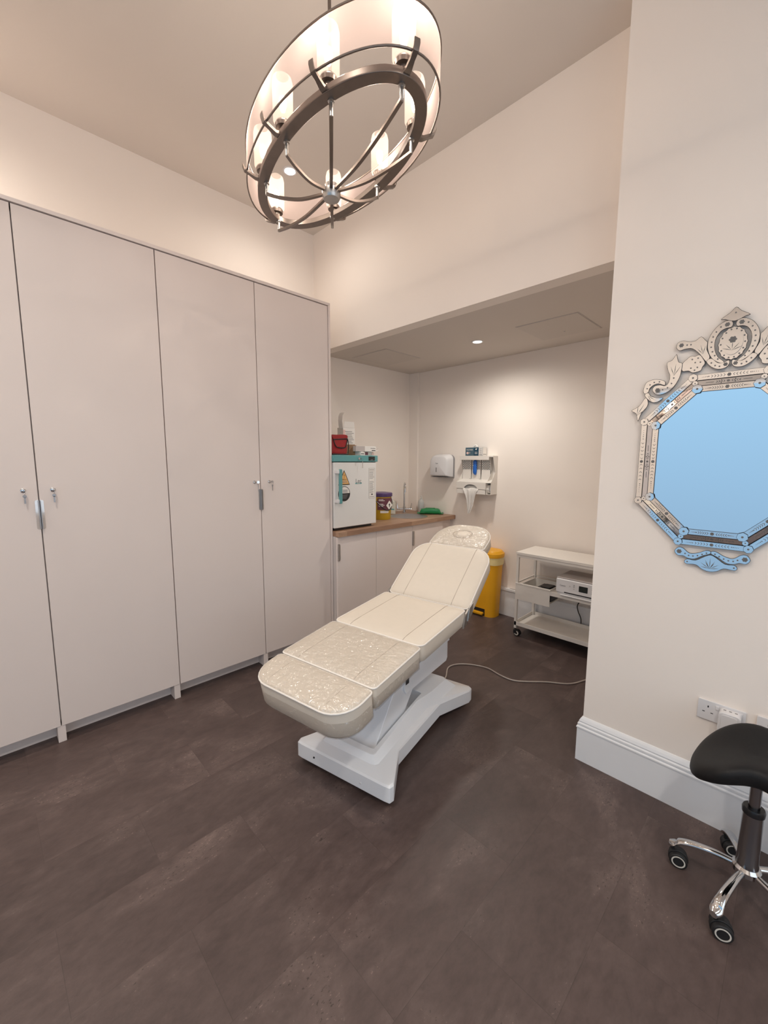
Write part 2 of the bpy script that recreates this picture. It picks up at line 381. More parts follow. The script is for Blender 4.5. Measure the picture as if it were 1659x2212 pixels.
# wall behind the camera with its window opening
WX0, WX1, WZ0, WZ1 = -1.28, 1.85, 0.15, 2.27
m = MB()
m.box((XL, YF-0.1, 0), (WX0, YF, H_CEIL)); m.box((WX1, YF-0.1, 0), (XR, YF, H_CEIL))
m.box((WX0, YF-0.1, 0), (WX1, YF, WZ0)); m.box((WX0, YF-0.1, WZ1), (WX1, YF, H_CEIL))
struct(m.build('wall_front', 'wall_paint', smooth=False))
wf = MB()
for a, b in (((WX0, WZ0), (WX1, WZ0+0.04)), ((WX0, WZ1-0.04), (WX1, WZ1)), ((WX0, WZ0), (WX0+0.04, WZ1)), ((WX1-0.04, WZ0), (WX1, WZ1))):
    wf.box((a[0], YF-0.06, a[1]), (b[0], YF-0.02, b[1]))
win = struct(wf.build('window_1', 'skirting_gloss', smooth=False))
MB().box((WX0+0.02, YF-0.07, WZ0+0.02), (WX1-0.02, YF-0.055, WZ1-0.02)).build('pane', 'window', win, smooth=False)

# corner pipe boxing in the alcove
slab('trim_1', (XL, 3.455, 0), (-2.99, YD, ZC), 'wall_paint')
bpy.data.objects['trim_1'].data.transform(Matrix.Translation((0, 0, 0)))
# moulded skirting under the mirror (profile: offset from wall, height)
prof = [(0, 0), (.019, 0), (.019, .165), (.022, .167), (.022, .173), (.015, .177), (.018, .183), (.018, .190), (.011, .194), (.014, .201), (.009, .212), (.003, .221), (0, .222)]
r0 = [(XM-o, YD, z) for o, z in prof]; r1 = [(XM-o, YM-o, z) for o, z in prof]; r2 = [(XR, YM-o, z) for o, z in prof]
struct(MB().loft([r0, r1, r2]).build('baseboard_mirror', 'skirting_gloss', smooth=False))
# boxed skirting ledge along the alcove back wall
m = MB(); m.box((-2.45, YD-0.022, 0), (XM-0.02, YD, 0.245)); m.box((-2.45, YD-0.04, 0.245), (XM-0.02, YD, 0.268))
struct(m.build('baseboard_back', 'skirting_gloss', smooth=False, bevel=0.003))
# cable wire tucked over the ledge
# ceiling access hatches
def hatch(x0, y0, x1, y1, label):
    t = thing('ceiling_hatch', label, 'access hatch', ((x0+x1)/2, (y0+y1)/2, ZC-0.004))
    hx, hy = (x1-x0)/2, (y1-y0)/2
    MB().box((-hx, -hy, 0), (hx, hy, 0.003)).build('panel', 'hatch_paint', t, smooth=False)
    f = MB()
    for a, b in (((-hx-.006, -hy-.006), (hx+.006, -hy-.001)), ((-hx-.006, hy+.001), (hx+.006, hy+.006)), ((-hx-.006, -hy), (-hx-.001, hy)), ((hx+.001, -hy), (hx+.006, hy))):
        f.box((a[0], a[1], 0.0015), (b[0], b[1], 0.0035))
    f.build('frame', 'cabinet_carcass', t, smooth=False)
    return t
hatch(-2.99, 2.545, -2.565, 2.98, 'flush square access hatch in the alcove ceiling near the left corner above the fridge')
h = hatch(-1.51, 2.787, -1.095, 3.218, 'flush square access hatch in the alcove ceiling near the right edge')
MB().lathe([(.001, -.002), (.006, -.0015), (.006, 0.0)], 12, c=(0.0, 0.10, 0)).build('lock', 'handle_grey', h)

def downlight(x, y, z, power, label, col, cone=168, group=None):
    t = thing('downlight', label, 'ceiling light', (x, y, z), group=group)
    MB().lathe([(.034, -.001), (.036, -.005), (.045, -.004), (.046, 0), (.034, 0)], 32).build('trim_ring', 'white_plastic', t)
    MB().lathe([(.001, -.0015), (.033, -.0015), (.033, -.0005), (.001, -.0005)], 24).build('lens', 'lamp_face', t)
    l = bpy.data.lights.new('lamp', 'SPOT'); l.energy = power; l.color = col; l.spot_size = R(cone); l.spot_blend = 1.0; l.shadow_soft_size = 0.06
    o = bpy.data.objects.new('lamp', l); COL.objects.link(o); o.parent = t; o.location = (0, 0, -0.02)
    return t
lbls = ['small white recessed downlight in the main ceiling, seen through the chandelier ring', 'unseen recessed downlight in the main ceiling above the left wardrobe', 'unseen added downlight in the main ceiling above the open floor',
        'unseen added downlight in the main ceiling near the stool corner', 'unseen added downlight in the main ceiling by the window']
for (x, y, p), lb in zip(DOWNLIGHTS, lbls): downlight(x, y, H_CEIL, P_DOWN*p, lb, LAMP_WARM)
downlight(-1.90, 2.90, ZC, P_ALCOVE, 'bright recessed downlight in the low alcove ceiling', LAMP_ALCOVE, 172)

# ================================================================== WARDROBES
ZT, ZB = 2.592, 0.129-0.04
seams = [-0.372, 0.204, 0.782, 1.358, 1.937]
def key_thing(x, y, z, label, flat=False, tw=0.0):
    t = thing('key', label, 'key', (x, y, z), tw)
    m_ = MB(); m_.tube([(0, 0, 0), (.014, 0, 0)], .0022, 8)
    b = circ(0.021, 0, .009, .009, 14); m_.prism(b, -.001, .001, M=frame((0, 0, 0), (1, 0, 0), (0, 0, 1)))
    m_.build('key_bow', 'chrome', t)
    m2 = MB()
    ring = [(0.021+.006*math.cos(a), 0.002+.002*math.sin(a), -.010+.008*math.sin(a)) for a in [2*PI*i/14 for i in range(14)]]
    m2.tube(ring, .0008, 5, closed=True); m2.build('key_ring', 'chrome', t)
    m3 = MB(); m3.box((.0195, -.0035, -.060), (.0215, .0035, -.030)); m3.prism(circ(0, 0, .0075, n=12), .0195, .0215, M=Matrix(((0,0,1,0),(1,0,0,0),(0,1,0,-.026),(0,0,0,1))))
    m3.build('spare_key', 'handle_grey', t)
    return t
def edge_handle(parent, y, z0, z1, side, x=XW, m_='handle_grey'):
    """folded edge pull: lip over the door edge, side=+1 lies on the door to +y"""
    h = MB(); pr = rrect(0, z0, .026, z1, [.010, .001, .001, .010], 4)
    h.prism([(y+side*a, b) for a, b in pr], x+0.0012, x+.0035, M=Matrix(((0,0,1,0),(1,0,0,0),(0,1,0,0),(0,0,0,1))))
    h.box((x-.012, y, z0), (x+.0035, y+side*.002, z1))
    h.box((x+.0035, y+side*.004, z0+.004), (x+.018, y+side*.007, z1-.004))
    h.build('handle', m_, parent, bevel=.0006)
def wardrobe(y0, ym, y1, label, locks, hmat):
    t = thing('wardrobe', label, 'wardrobe', ((XL+XW)/2, (y0+y1)/2, 0), group='row of tall built-in wardrobes')
    o = Vector(t.location); T_ = Matrix.Translation(-o)
    c = MB(); xb = XL+0.02
    c.box((xb, y0, .095), (XW-.021, y0+.018, ZT-.03), M=T_); c.box((xb, y1-.018, .095), (XW-.021, y1, ZT-.03), M=T_); c.box((xb, ym-.009, .095), (XW-.021, ym+.009, ZT-.03), M=T_)
    c.box((xb, y0, ZT-.048), (XW-.021, y1, ZT-.03), M=T_); c.box((xb, y0, .095), (XW-.021, y1, .113), M=T_); c.box((xb, y0, .095), (xb+.01, y1, ZT-.03), M=T_)
    c.build('carcass', 'cabinet_carcass', t, smooth=False)
    MB().box((XW-.10, y0, 0), (XW-.082, y1, .095), M=T_).build('plinth', 'cabinet_laminate', t, smooth=False)
    for yy in (y1, ym):
        MB().box((XW-.081, yy-(.034 if yy == y1 else .017), 0), (XW-.004, yy+(0 if yy == y1 else .017), ZB-.002), M=T_).build('foot', 'cabinet_laminate', t, bevel=.001)
    for a, b, lk in ((y0, ym, locks[0]), (ym, y1, locks[1])):
        d = MB().box((XW-.019, a+.0025, ZB), (XW, b-.0025, ZT-.023), M=T_).build('door', 'cabinet_laminate', t, bevel=.001)
        m_ = MB().lathe([(.001, .006), (.007, .006), (.010, .004), (.011, 0), (.001, 0)], 20, M=T_ @ Matrix(((0,0,1,XW),(1,0,0,lk),(0,1,0,1.303),(0,0,0,1))))
        m_.build('lock', 'chrome', d)
        side = -1 if lk < (a+b)/2 and False else None
    ds = [q for q in t.children if q.name.startswith('door')]
    for dd in ds:
        ys = [v.co.y for v in dd.data.vertices]
        s_ = 1 if (min(ys)+o.y) > ym-.01 else -1
        oy = ym+s_*.002-o.y
        # the meeting edges carry the pulls
        h = MB(); pr = rrect(0, 1.114, .015, 1.256, [.008, .001, .001, .008], 4)
        MM = Matrix(((0,0,1,0),(1,0,0,0),(0,1,0,0),(0,0,0,1)))
        h.prism([(oy+s_*a, b) for a, b in pr], XW-o.x+.0005, XW-o.x+.003, M=MM)
        hb = h.build('handle', hmat, dd, bevel=.0005)
        MB().box((XW-o.x+.0005, oy-s_*.0005, 1.117), (XW-o.x+.020, oy+s_*.0025, 1.253)).build('handle_lip', 'handle_grey', dd, smooth=False)
    return t
wardrobe(-0.372, 0.204, 0.782, 'tall pale grey two-door wardrobe at the left of the photo', (0.15, 0.26), 'clear_edge')
wardrobe(0.782, 1.358, 1.937, 'tall pale grey two-door wardrobe next to the kitchenette alcove', (1.315, 1.424), 'brushed_steel')
for y, lb, tw in ((0.15, 'small key hanging in the lock of the leftmost wardrobe door', .1), (0.26, 'small key hanging in the lock right of the long clear-edged handle of the left wardrobe', 0), (1.315, 'small key with dark bow in the left lock of the wardrobe nearest the alcove', 1.2), (1.424, 'small key in the right lock of the wardrobe nearest the alcove', .5)):
    key_thing(XW+.006, y, 1.303, lb, tw=tw)
s = MB(); s.box((XL+.02, -0.392, ZT-.018), (XW+.006, YE, ZT)); s.box((XL+.02, 1.939, 0), (XW+.006, YE, ZT-.018)); s.box((XL+.02, -0.392, 0), (XW+.006, -0.374, ZT-.018))
tag(s.build('wardrobe_surround', 'cabinet_laminate', bevel=.001), 'thin pale grey top and end panel framing the row of wardrobes', 'panel')

# ================================================================== KITCHENETTE
XK, ZK = -2.478, 0.896
SX, SY, SR = -2.745, 3.055, 0.185
def holed_slab(x0, y0, x1, y1, z0, z1, cx, cy, r_, n=48):
    """rectangular slab with a round hole"""
    m_ = MB(); cir = []; out = []
    for i in range(n):
        a = 2*PI*i/n; dx, dy = math.cos(a), math.sin(a)
        cir.append((cx+r_*dx, cy+r_*dy))
        tx = ((x1-cx)/dx if dx > 1e-9 else (x0-cx)/dx if dx < -1e-9 else 1e9); ty = ((y1-cy)/dy if dy > 1e-9 else (y0-cy)/dy if dy < -1e-9 else 1e9)
        t_ = min(tx, ty); out.append([cx+t_*dx, cy+t_*dy])
    for X, Y in ((x0, y0), (x0, y1), (x1, y0), (x1, y1)):
        k = min(range(n), key=lambda i: (out[i][0]-X)**2+(out[i][1]-Y)**2); out[k] = [X, Y]
    rings = [[(p[0], p[1], z0) for p in out], [(p[0], p[1], z1) for p in out], [(p[0], p[1], z1) for p in cir], [(p[0], p[1], z0) for p in cir]]
    return m_.loft(rings, closed=True)
m = holed_slab(XL+.001, 1.957, XK, YD-.001, ZK-.038, ZK, SX, SY, SR-.012)
tag(m.build('worktop', 'oak', smooth=False), 'brown wood-block worktop of the kitchenette in the alcove', 'worktop')
def base_cabinet(y0, y1, doors, label, handles):
    t = thing('base_cabinet', label, 'cabinet', ((XL+XK)/2, (y0+y1)/2, 0), group='white base cabinets under the worktop')
    o = Vector(t.location); T_ = Matrix.Translation(-o); xd = XK-.022; z1 = ZK-.040
    c = MB(); xb = XL+.03
    c.box((xb, y0+.001, .10), (xd-.020, y0+.018, z1), M=T_); c.box((xb, y1-.018, .10), (xd-.020, y1-.001, z1), M=T_); c.box((xb, y0+.018, .10), (xd-.02, y1-.018, .118), M=T_); c.box((xb, y0+.018, .118), (xb+.01, y1-.018, z1-.2), M=T_)
    c.build('carcass', 'cabinet_carcass', t, smooth=False)
    MB().box((xd-.07, y0+.001, 0), (xd-.052, y1-.001, .10), M=T_).build('plinth', 'cabinet_laminate', t, smooth=False)
    for (a, b), hd in zip(doors, handles):
        d = MB().box((xd-.019, a+.0015, .10), (xd, b-.0015, z1-.003), M=T_).build('door', 'cabinet_laminate', t, bevel=.001)
        if hd:
            h_ = MB(); MM = T_ @ Matrix(((0,0,1,0),(1,0,0,0),(0,1,0,0),(0,0,0,1)))
            h_.prism([(a+.003+u, v) for u, v in rrect(0, .665, .024, .800, [.010, .001, .001, .010], 4)], xd+.001, xd+.004, M=MM)
            h_.box((xd+.004, a+.004, .668), (xd+.020, a+.0065, .797), M=T_)
            h_.build('handle', 'brushed_steel', d, bevel=.0005)
    return t
base_cabinet(1.957, 2.376, [(1.957, 2.376)], 'white single-door base cabinet beside the wardrobe, under the fridge', [True])
base_cabinet(2.376, 3.298, [(2.376, 2.837), (2.837, 3.298)], 'white two-door base cabinet under the sink', [False, True])
tag(MB().box((XL+.03, 3.299, 0), (XK-.06, YD-.001, ZK-.040)).build('filler_panel', 'cabinet_laminate', smooth=False), 'white filler panel closing the gap between the sink cabinet and the back wall', 'panel')

# sink, tap
t = thing('sink', 'round stainless steel sink set in the wooden worktop', 'sink', (SX, SY, ZK))
MB().lathe([(SR-.018, .0005), (SR-.018, .003), (SR-.008, .0045), (SR, .003), (SR+.004, .0006)], 48).build('rim', 'brushed_steel', t)
b = [(SR-.016, .002), (SR-.020, -.01), (SR-.03, -.11), (SR-.06, -.135), (.03, -.14), (.001, -.141)]
b2 = [(r_+.0015 if r_ > .01 else r_, z-.002) for r_, z in reversed(b)]
MB().lathe(b+b2, 48).build('bowl', 'handle_grey', t)
MB().lathe([(.001, -.139), (.028, -.139), (.030, -.136), (.036, -.1385)], 24).build('drain', 'chrome', t)
t = thing('mixer_tap', 'chrome two-lever mixer tap with tall swan-neck spout behind the sink', 'tap', (-2.95, 3.21, ZK))
MB().lathe([(.001, 0), (.022, 0), (.022, .006), (.014, .012), (.013, .07), (.001, .07)], 20).build('body', 'chrome', t)
dv = Vector((.72, -.69, 0)); sd = Vector((.69, .72, 0))
m = MB(); m.tube([sd*-.075+Vector((0, 0, .045)), sd*.075+Vector((0, 0, .045))], .010, 12)
m.build('crossbar', 'chrome', t)
for q in (-1, 1):
    MB().tube([sd*q*.068+Vector((0, 0, .045)), sd*q*.072+Vector((0, 0, .065)), sd*q*.078+Vector((0, 0, .105))], [.008, .006, .005], 10).build('lever', 'chrome', t)
pth = [Vector((0, 0, .06)), Vector((0, 0, .20)), Vector((0, 0, .27)), Vector((0, 0, .30))+dv*.015, Vector((0, 0, .318))+dv*.05, Vector((0, 0, .315))+dv*.09, Vector((0, 0, .29))+dv*.12, Vector((0, 0, .23))+dv*.13]
MB().tube(smooth_path(pth, 6), .0095, 12).build('spout', 'chrome', t)

# soap bottle, clear bottle, sharps bucket, wipes
t = thing('soap_bottle', 'cream white pump soap bottle standing between the yellow bucket and the sink', 'bottle', (-2.985, 3.06, ZK))
MB().prism(rrect(-.038, -.027, .038, .027, .02, 4), 0, .135, M=Matrix.Rotation(R(45), 4, 'Z')).build('body', 'bottle_white', t, bevel=.008, seg=3)
MB().lathe([(.020, .134), (.014, .146), (.014, .160), (.001, .160)], 16).build('cap', 'paper_white', t)
m = MB(); m.tube([(0, 0, .158), (0, 0, .178)], .005, 8); m.tube([(0, 0, .178), (.03, -.03, .174)], .006, 8); m.build('pump', 'paper_white', t)
Ml = frame((0, 0, 0), (.70, .714, 0), (0, 0, 1)) @ Matrix.Translation((0, 0, .0272))
m = MB(); m.prism(rrect(-.02, .045, .024, .058, .002, 2), 0, .0006, 0, Ml)
m.build('label', ['fridge_teal', 'print_grey'], t, smooth=False)
t = thing('sanitiser_bottle', 'clear plastic pump bottle right of the tap', 'bottle', (-2.89, 3.415, ZK))
MB().lathe([(.001, 0), (.031, 0), (.033, .006), (.033, .105), (.028, .125), (.013, .14), (.012, .146), (.001, .146)], 24).build('body', 'bottle_clear', t)
MB().lathe([(.015, .143), (.015, .158), (.006, .162), (.005, .178), (.001, .178)], 16).build('cap', 'paper_white', t)
m = MB(); m.tube([(0, 0, .176), (.028, -.02, .172)], .005, 8); m.build('pump', 'paper_white', t)
m = MB()
m.loft([[(-.0335*math.cos(a)*1.0, -.0335*math.sin(a), z) for a in [R(-25+5*i) for i in range(0, 11)]] for z in (.03, .09)], cap0=False, cap1=False)
m.build('label', 'print_black', t)
t = thing('sharps_bucket', 'yellow clinical sharps bucket with purple lid beside the fridge', 'waste bucket', (-2.80, 2.73, ZK))
MB().lathe([(.001, 0), (.083, 0), (.086, .006), (.094, .225), (.001, .225)], 36).build('tub', 'sharps_yellow', t)
MB().lathe([(.094, .215), (.101, .218), (.102, .245), (.096, .252), (.05, .258), (.001, .258)], 36).build('lid', 'sharps_purple', t)
def curved_label(name, parent, r_, a0, a1, z0, z1, m_, n=14):
    g = MB(); v = []
    for z in (z0, z1): v.append([(r_*math.cos(R(a0+(a1-a0)*i/n)), r_*math.sin(R(a0+(a1-a0)*i/n)), z) for i in range(n+1)])
    fs = [(i, i+1, n+2+i, n+1+i) for i in range(n)]
    g.add(v[0]+v[1], fs); return g.build(name, m_, parent)
lb = curved_label('label', t, .0938, -70, 52, .095, .205, 'label_maroon')
aC = R(5); F = frame((.0945*math.cos(aC), .0945*math.sin(aC), .137), (-math.sin(aC), math.cos(aC), 0), (0, 0, 1))
MB().prism([(-.045, 0), (0, -.045), (.045, 0), (0, .045)], .0002, .0014, M=F).build('hazard_diamond', 'paper_white', lb, smooth=False)
m = MB(); m.prism(circ(0, .006, .010, n=12), .0015, .002, M=F); m.prism([(-.004, -.018), (.004, -.018), (.004, 0), (-.004, 0)], .0015, .002, M=F); m.build('hazard_symbol', 'print_black', lb, smooth=False)
for k, zz in enumerate((.192, .182, .150, .140, .130)):
    curved_label('text_line', lb, .0942, -62, -35+8*(k % 2), zz-.0025, zz+.0025, 'paper_white', 6)
curved_label('paper_tag', t, .0925, -52, 0, .066, .088, 'paper_white')
hd = [(.099*math.cos(R(a)), .099*math.sin(R(a)), .195-.105*math.cos(R((a+10)*1.0))**2) for a in range(-95, 80, 7)]
MB().tube(hd, .004, 8).build('carry_handle', 'black_plastic', t)
t = thing('wipes_pack', 'green plastic pack of wipes lying at the end of the worktop', 'wipes', (-2.715, 3.36, ZK+.003), R(38))
rings = []
for i in range(13):
    u = i/12; x = -.115+.23*u; f = math.sin(PI*min(max(u, .0), 1))**.16 if 0 < u < 1 else 0
    hh = .055*f+.004; ww = .055 if 0 < u < 1 else .052
    rings.append([(x, ww*cx_, hh*.5+hh*.5*cz_+.002*math.sin(i*2.1)) for cx_, cz_ in [(math.copysign(abs(math.cos(a))**.5, math.cos(a)), math.copysign(abs(math.sin(a))**.5, math.sin(a))) for a in [2*PI*j/20+.001 for j in range(20)]]])
MB().loft(rings).build('packet', 'wipes_green', t, angle=50)
m = MB(); m.prism(rrect(-.05, -.028, .05, .028, .015, 4), .055, .0605); m.build('flap', 'wipes_green', t, bevel=.001)
for q in (-1, 1):
    m = MB(); x0 = q*.113; m.add([(x0, -.052, .004), (x0, .052, .004), (x0+q*.022, .056, .014), (x0+q*.022, -.056, .010), (x0, -.052, .002), (x0, .052, .002), (x0+q*.022, .056, .012), (x0+q*.022, -.056, .008)], [(0,1,2,3),(4,5,6,7),(0,1,5,4),(1,2,6,5),(2,3,7,6),(3,0,4,7)]); m.build('end_seal', 'wipes_green', t)

# ------------------------------------------------------------------ fridge
XF = -2.54
t = thing('medical_fridge', 'white countertop medical fridge with teal top band standing on the worktop', 'fridge', (XF, 2.18, ZK))
fy0, fy1 = 1.962-2.18, 2.412-2.18
MB().box((-.50, fy0+.002, .022), (-.052, fy1-.002, .535)).build('body', 'white_enamel', t, bevel=.006, seg=3)
dr = MB().box((-.050, fy0, .022), (0, fy1, .538)).build('door', 'white_enamel', t, bevel=.006, seg=3)
MB().box((-.49, fy0-.005, .543), (.006, fy1+.012, .594)).build('control_band', 'fridge_teal', t, bevel=.004, seg=3)
MB().box((-.48, fy0, .537), (-.01, fy1, .544)).build('gasket', 'print_black', t, smooth=False)
for a in (-.46, -.08):
    for b in (fy0+.04, fy1-.04): MB().lathe([(.001, 0), (.02, 0), (.02, .02), (.001, .02)], 12, c=(a, b, .001)).build('foot', 'black_rubber', t)
MB().box((-.04, fy0+.02, .002), (-.03, fy1-.03, .021)).build('gap_shade_strip', 'black_plastic', t, smooth=False)  # dark strip standing in for the shade in the gap between the feet
FM = frame((0, 0, 0), (0, 1, 0), (0, 0, 1))
def fy(y): return y-2.18
m = MB(); m.prism(rrect(fy(2.318), .552, fy(2.388), .586, .002, 2), .006, .0072, M=FM); d = m.build('display', 'screen_black', t, smooth=False)
text_mesh('8888888', 'display_marks', 'print_grey', d, FM @ Matrix.Translation((fy(2.353), .559, .0076)), .008)
MB().prism(circ(fy(2.215), .568, .010, n=20), .006, .011, M=FM).build('lock', 'chrome', t, bevel=.001)
key = thing('key', 'small key hanging from the lock in the teal band of the fridge', 'key', (XF+.011, 2.215, ZK+.568))
m = MB(); m.tube([(0, 0, 0), (.012, 0, 0)], .002, 8); m.prism(circ(.018, 0, .009, n=12), -.001, .001, M=frame((0, 0, 0), (1, 0, 0), (0, 0, 1))); m.build('key_bow', 'chrome', key)
MB().box((.017, .014, -.075), (.0185, .019, -.022)).build('spare_key', 'chrome', key)
MB().tube([(.018, 0, -.006), (.018, .009, -.015), (.018, .016, -.024)], .0008, 5).build('key_ring', 'chrome', key)
# handle: two white brackets and a teal grip
for z_ in (.225, .452): MB().box((-.002, fy0+.004, z_), (.038, fy0+.034, z_+.027)).build('handle_bracket', 'white_plastic', dr, bevel=.004)
MB().box((-.001, fy0+.006, .252), (.006, fy0+.020, .452)).build('handle_plate', 'white_plastic', dr, bevel=.002)
MB().prism(rrect(fy0+.024, .218, fy0+.052, .486, .010, 4), .026, .040, M=FM).build('handle_grip', 'fridge_teal', dr, bevel=.003, seg=3)
# stickers
def FT(u, v, w_=.0012): return FM @ Matrix.Translation((u, v, w_))
cy_ = fy(2.062)
m = MB(); m.prism(smooth_poly([(cy_-.050, .362), (cy_+.050, .362), (cy_+.053, .370), (cy_+.006, .466), (cy_-.006, .466), (cy_-.053, .370)], 3), .0002, .0010, M=FM)
tri = m.build('warning_sticker', 'print_black', dr, smooth=False)
MB().prism(smooth_poly([(cy_-.044, .367), (cy_+.044, .367), (cy_+.046, .372), (cy_+.004, .457), (cy_-.004, .457), (cy_-.046, .372)], 3), .0011, .0014, M=FM).build('sticker_face', 'print_orange', tri, smooth=False)
text_mesh('!', 'exclamation_mark', 'print_black', tri, FT(cy_, .428, .0016), .042)
text_mesh('IMPORTANT', 'lettering', 'print_black', tri, FT(cy_, .404, .0016), .0095)
for k in range(4): MB().box((cy_-.026-.003*k, .394-.006*k, .0015), (cy_+.026+.003*k, .3965-.006*k, .0018), M=FM).build('text_line', 'print_grey', tri, smooth=False)
m = MB(); m.prism(circ(cy_, .291, .060, n=40), .0002, .0010, M=FM); cir = m.build('round_sticker', 'print_black', dr, smooth=False)
MB().prism(circ(cy_, .291, .055, n=30, a0=4, a1=176), .0011, .0014, M=FM).build('sticker_face', 'paper_white', cir, smooth=False)
text_mesh('2', 'lettering', 'print_black', cir, FT(cy_-.030, .308, .0016), .036)
for k in range(3): MB().box((cy_-.014, .318-.009*k, .0015), (cy_+.034, .3225-.009*k, .0018), M=FM).build('text_line', 'print_grey', cir, smooth=False)
for k in range(4): MB().box((cy_-.036+.005*k, .280-.009*k, .0011), (cy_+.036-.005*k, .2825-.009*k, .0014), M=FM).build('text_line', 'print_grey', cir, smooth=False)
lg = MB().box((fy(2.178), .3635, .0003), (fy(2.246), .373, .0010), M=FM).build('logo_plate', 'fridge_teal', dr, smooth=False)
text_mesh('Lec', 'lettering', 'print_grey', lg, FT(fy(2.212), .388, .0008), .046)
text_mesh('MEDICAL', 'lettering', 'paper_white', lg, FT(fy(2.212), .368, .0012), .0085)
x0, x1 = fy(2.326), fy(2.394)
inf = MB().box((x0, .238, .0002), (x1, .490, .0008), M=FM).build('information_label', 'print_grey', dr, smooth=False)
MB().box((x0+.002, .240, .0009), (x1-.002, .488, .0012), M=FM).build('label_face', 'paper_white', inf, smooth=False)
text_mesh('SAFE INSTALL', 'lettering', 'print_black', inf, FT((x0+x1)/2, .476, .0014), .0088)
rr = random.Random(3)
m = MB()
for k in range(22):
    zz = .462-.0085*k
    if k in (8, 9): continue
    m.box((x0+.007, zz, .0013), (x1-.007-rr.random()*.02, zz+.0028, .0016), M=FM)
m.build('text_lines', 'print_grey', inf, smooth=False)
m = MB(); m.box((x0+.026, .266, .0013), (x0+.044, .276, .0016), M=FM); m.box((x0+.008, .250, .0013), (x1-.008, .2525, .0016), M=FM); m.build('label_mark', 'print_black', inf, smooth=False)

# things on the fridge
FZ = ZK+.594
t = thing('first_aid_bag', 'red fabric first-aid bag with black trim on top of the fridge', 'bag', (-2.625, 2.046, FZ+.001)); t.scale = (1, .86, 1)
def pouch(hx, hy, h_, top=.9, n=24, e_=.45, sag=.0):
    rg = []
    for i, (z, s_) in enumerate(((0, .93), (.012, 1.0), (h_*.35, 1.02), (h_*.7, .99), (h_*.92, top), (h_, top*.86))):
        rg.append([(hx*s_*math.copysign(abs(math.cos(a))**e_, math.cos(a)), hy*s_*math.copysign(abs(math.sin(a))**e_, math.sin(a)), z) for a in [2*PI*j/n+.02 for j in range(n)]])
    return rg
MB().loft(pouch(.062, .098, .160, .88)).build('body', 'bag_red', t, angle=50, subsurf=1)
m = MB(); fl = smooth_poly([(-.085, .150), (.070, .158), (.078, .120), (.060, .066), (.030, .056), (-.040, .060), (-.068, .085), (-.085, .125)], 4)
m.prism(fl, .058, .066, M=FM); f_ = m.build('flap', 'bag_red', t, bevel=.003)
MB().tube([(p.x, p.y, p.z) for p in smooth_path([(.067, -.083, .120), (.067, -.067, .083), (.067, -.040, .060), (.067, .030, .056), (.067, .060, .068), (.067, .076, .120), (.067, .06, .126), (.066, -.02, .121), (.066, -.083, .118)], 4)], .0045, 6).build('binding', 'black_rubber', f_)
MB().tube([(p.x, p.y, p.z) for p in smooth_path([(.055, .094, .004), (.056, .101, .06), (.054, .099, .11), (.047, .086, .145)], 5)], .004, 6).build('piping', 'black_rubber', t)
MB().tube([(.062, -.09, .006), (.064, 0, .004), (.062, .09, .006)], .005, 6).build('piping', 'black_rubber', t)
t = thing('tall_carton', 'tall opened white and pink paper carton standing behind the red bag', 'box', (-2.80, 2.30, FZ+.001), R(-6))
MB().box((-.045, -.060, 0), (.045, .060, .235)).build('carton', ['paper_white'], t, smooth=False)
m = MB(); m.add([(.045, -.058, .235), (.045, .056, .235), (.050, .046, .283), (.050, -.050, .285), (.047, -.058, .235), (.047, .056, .235), (.052, .046, .283), (.052, -.050, .285)], [(0,1,2,3),(7,6,5,4),(0,4,5,1),(1,5,6,2),(2,6,7,3),(3,7,4,0)]); m.build('top_flap', 'paper_white', t, smooth=False)
m = MB(); q = [(.046, -.060), (-.020, -.066)]
pv = []
for (z, o_) in ((.225, 0), (.29, -.006), (.33, -.001), (.352, .012), (.360, .03)): pv.append([(.045, -.061+o_, z), (-.004, -.070+o_, z+.004), (-.004, -.0715+o_, z+.004), (.045, -.0625+o_, z)])
m.loft(pv); m.build('side_flap', 'paper_white', t, smooth=False)
MB().box((.0451, -.060, .012), (.0458, -.038, .215)).build('pink_panel', 'card_pink', t, smooth=False)
MB().box((.0451, -.060, .088), (.0462, .060, .094)).build('dark_stripe', 'card_brown', t, smooth=False)
m = MB()
for k in range(12):
    zz = .200-.0135*k
    if abs(zz-.092) < .008: continue
    m.box((.0459, -.040+.006*(k % 3), zz), (.0464, .050-rr.random()*.03, zz+.0045))
m.build('text_lines', 'print_grey', t, smooth=False)
t = thing('brown_box', 'plain brown cardboard box between the red bag and the stacked small cartons', 'box', (-2.67, 2.200, FZ+.001))
MB().box((-.06, -.052, 0), (.06, .052, .082)).build('carton', 'card_brown', t, bevel=.001)
MB().box((-.0595, .015, .082), (.0595, .018, .0826)).build('tape', 'card_grey', t, smooth=False)
t = thing('medicine_box', 'small flat carton with red print, under the white one on the fridge', 'box', (-2.60, 2.325, FZ+.001), R(8))
MB().box((-.04, -.085, 0), (.04, .085, .030)).build('carton', 'paper_white', t, bevel=.0008)
m = MB(); m.box((.0402, -.034, .003), (.0408, .006, .027)); m.build('print_patch', 'label_maroon', t, smooth=False)
MB().box((.0402, .055, .003), (.0408, .083, .027)).build('print_patch', 'card_pink', t, smooth=False)
MB().box((.0402, -.082, .008), (.0408, -.042, .018)).build('text_line', 'print_grey', t, smooth=False)
t = thing('white_carton', 'small white carton with grey end, topmost of the stack on the fridge', 'box', (-2.59, 2.318, FZ+.0325), R(-10))
MB().box((-.045, -.105, 0), (.045, .090, .044)).build('carton', 'paper_white', t, bevel=.0008)
MB().box((.0451, -.105, .001), (.0457, -.020, .043)).build('grey_panel', 'card_grey', t, smooth=False)
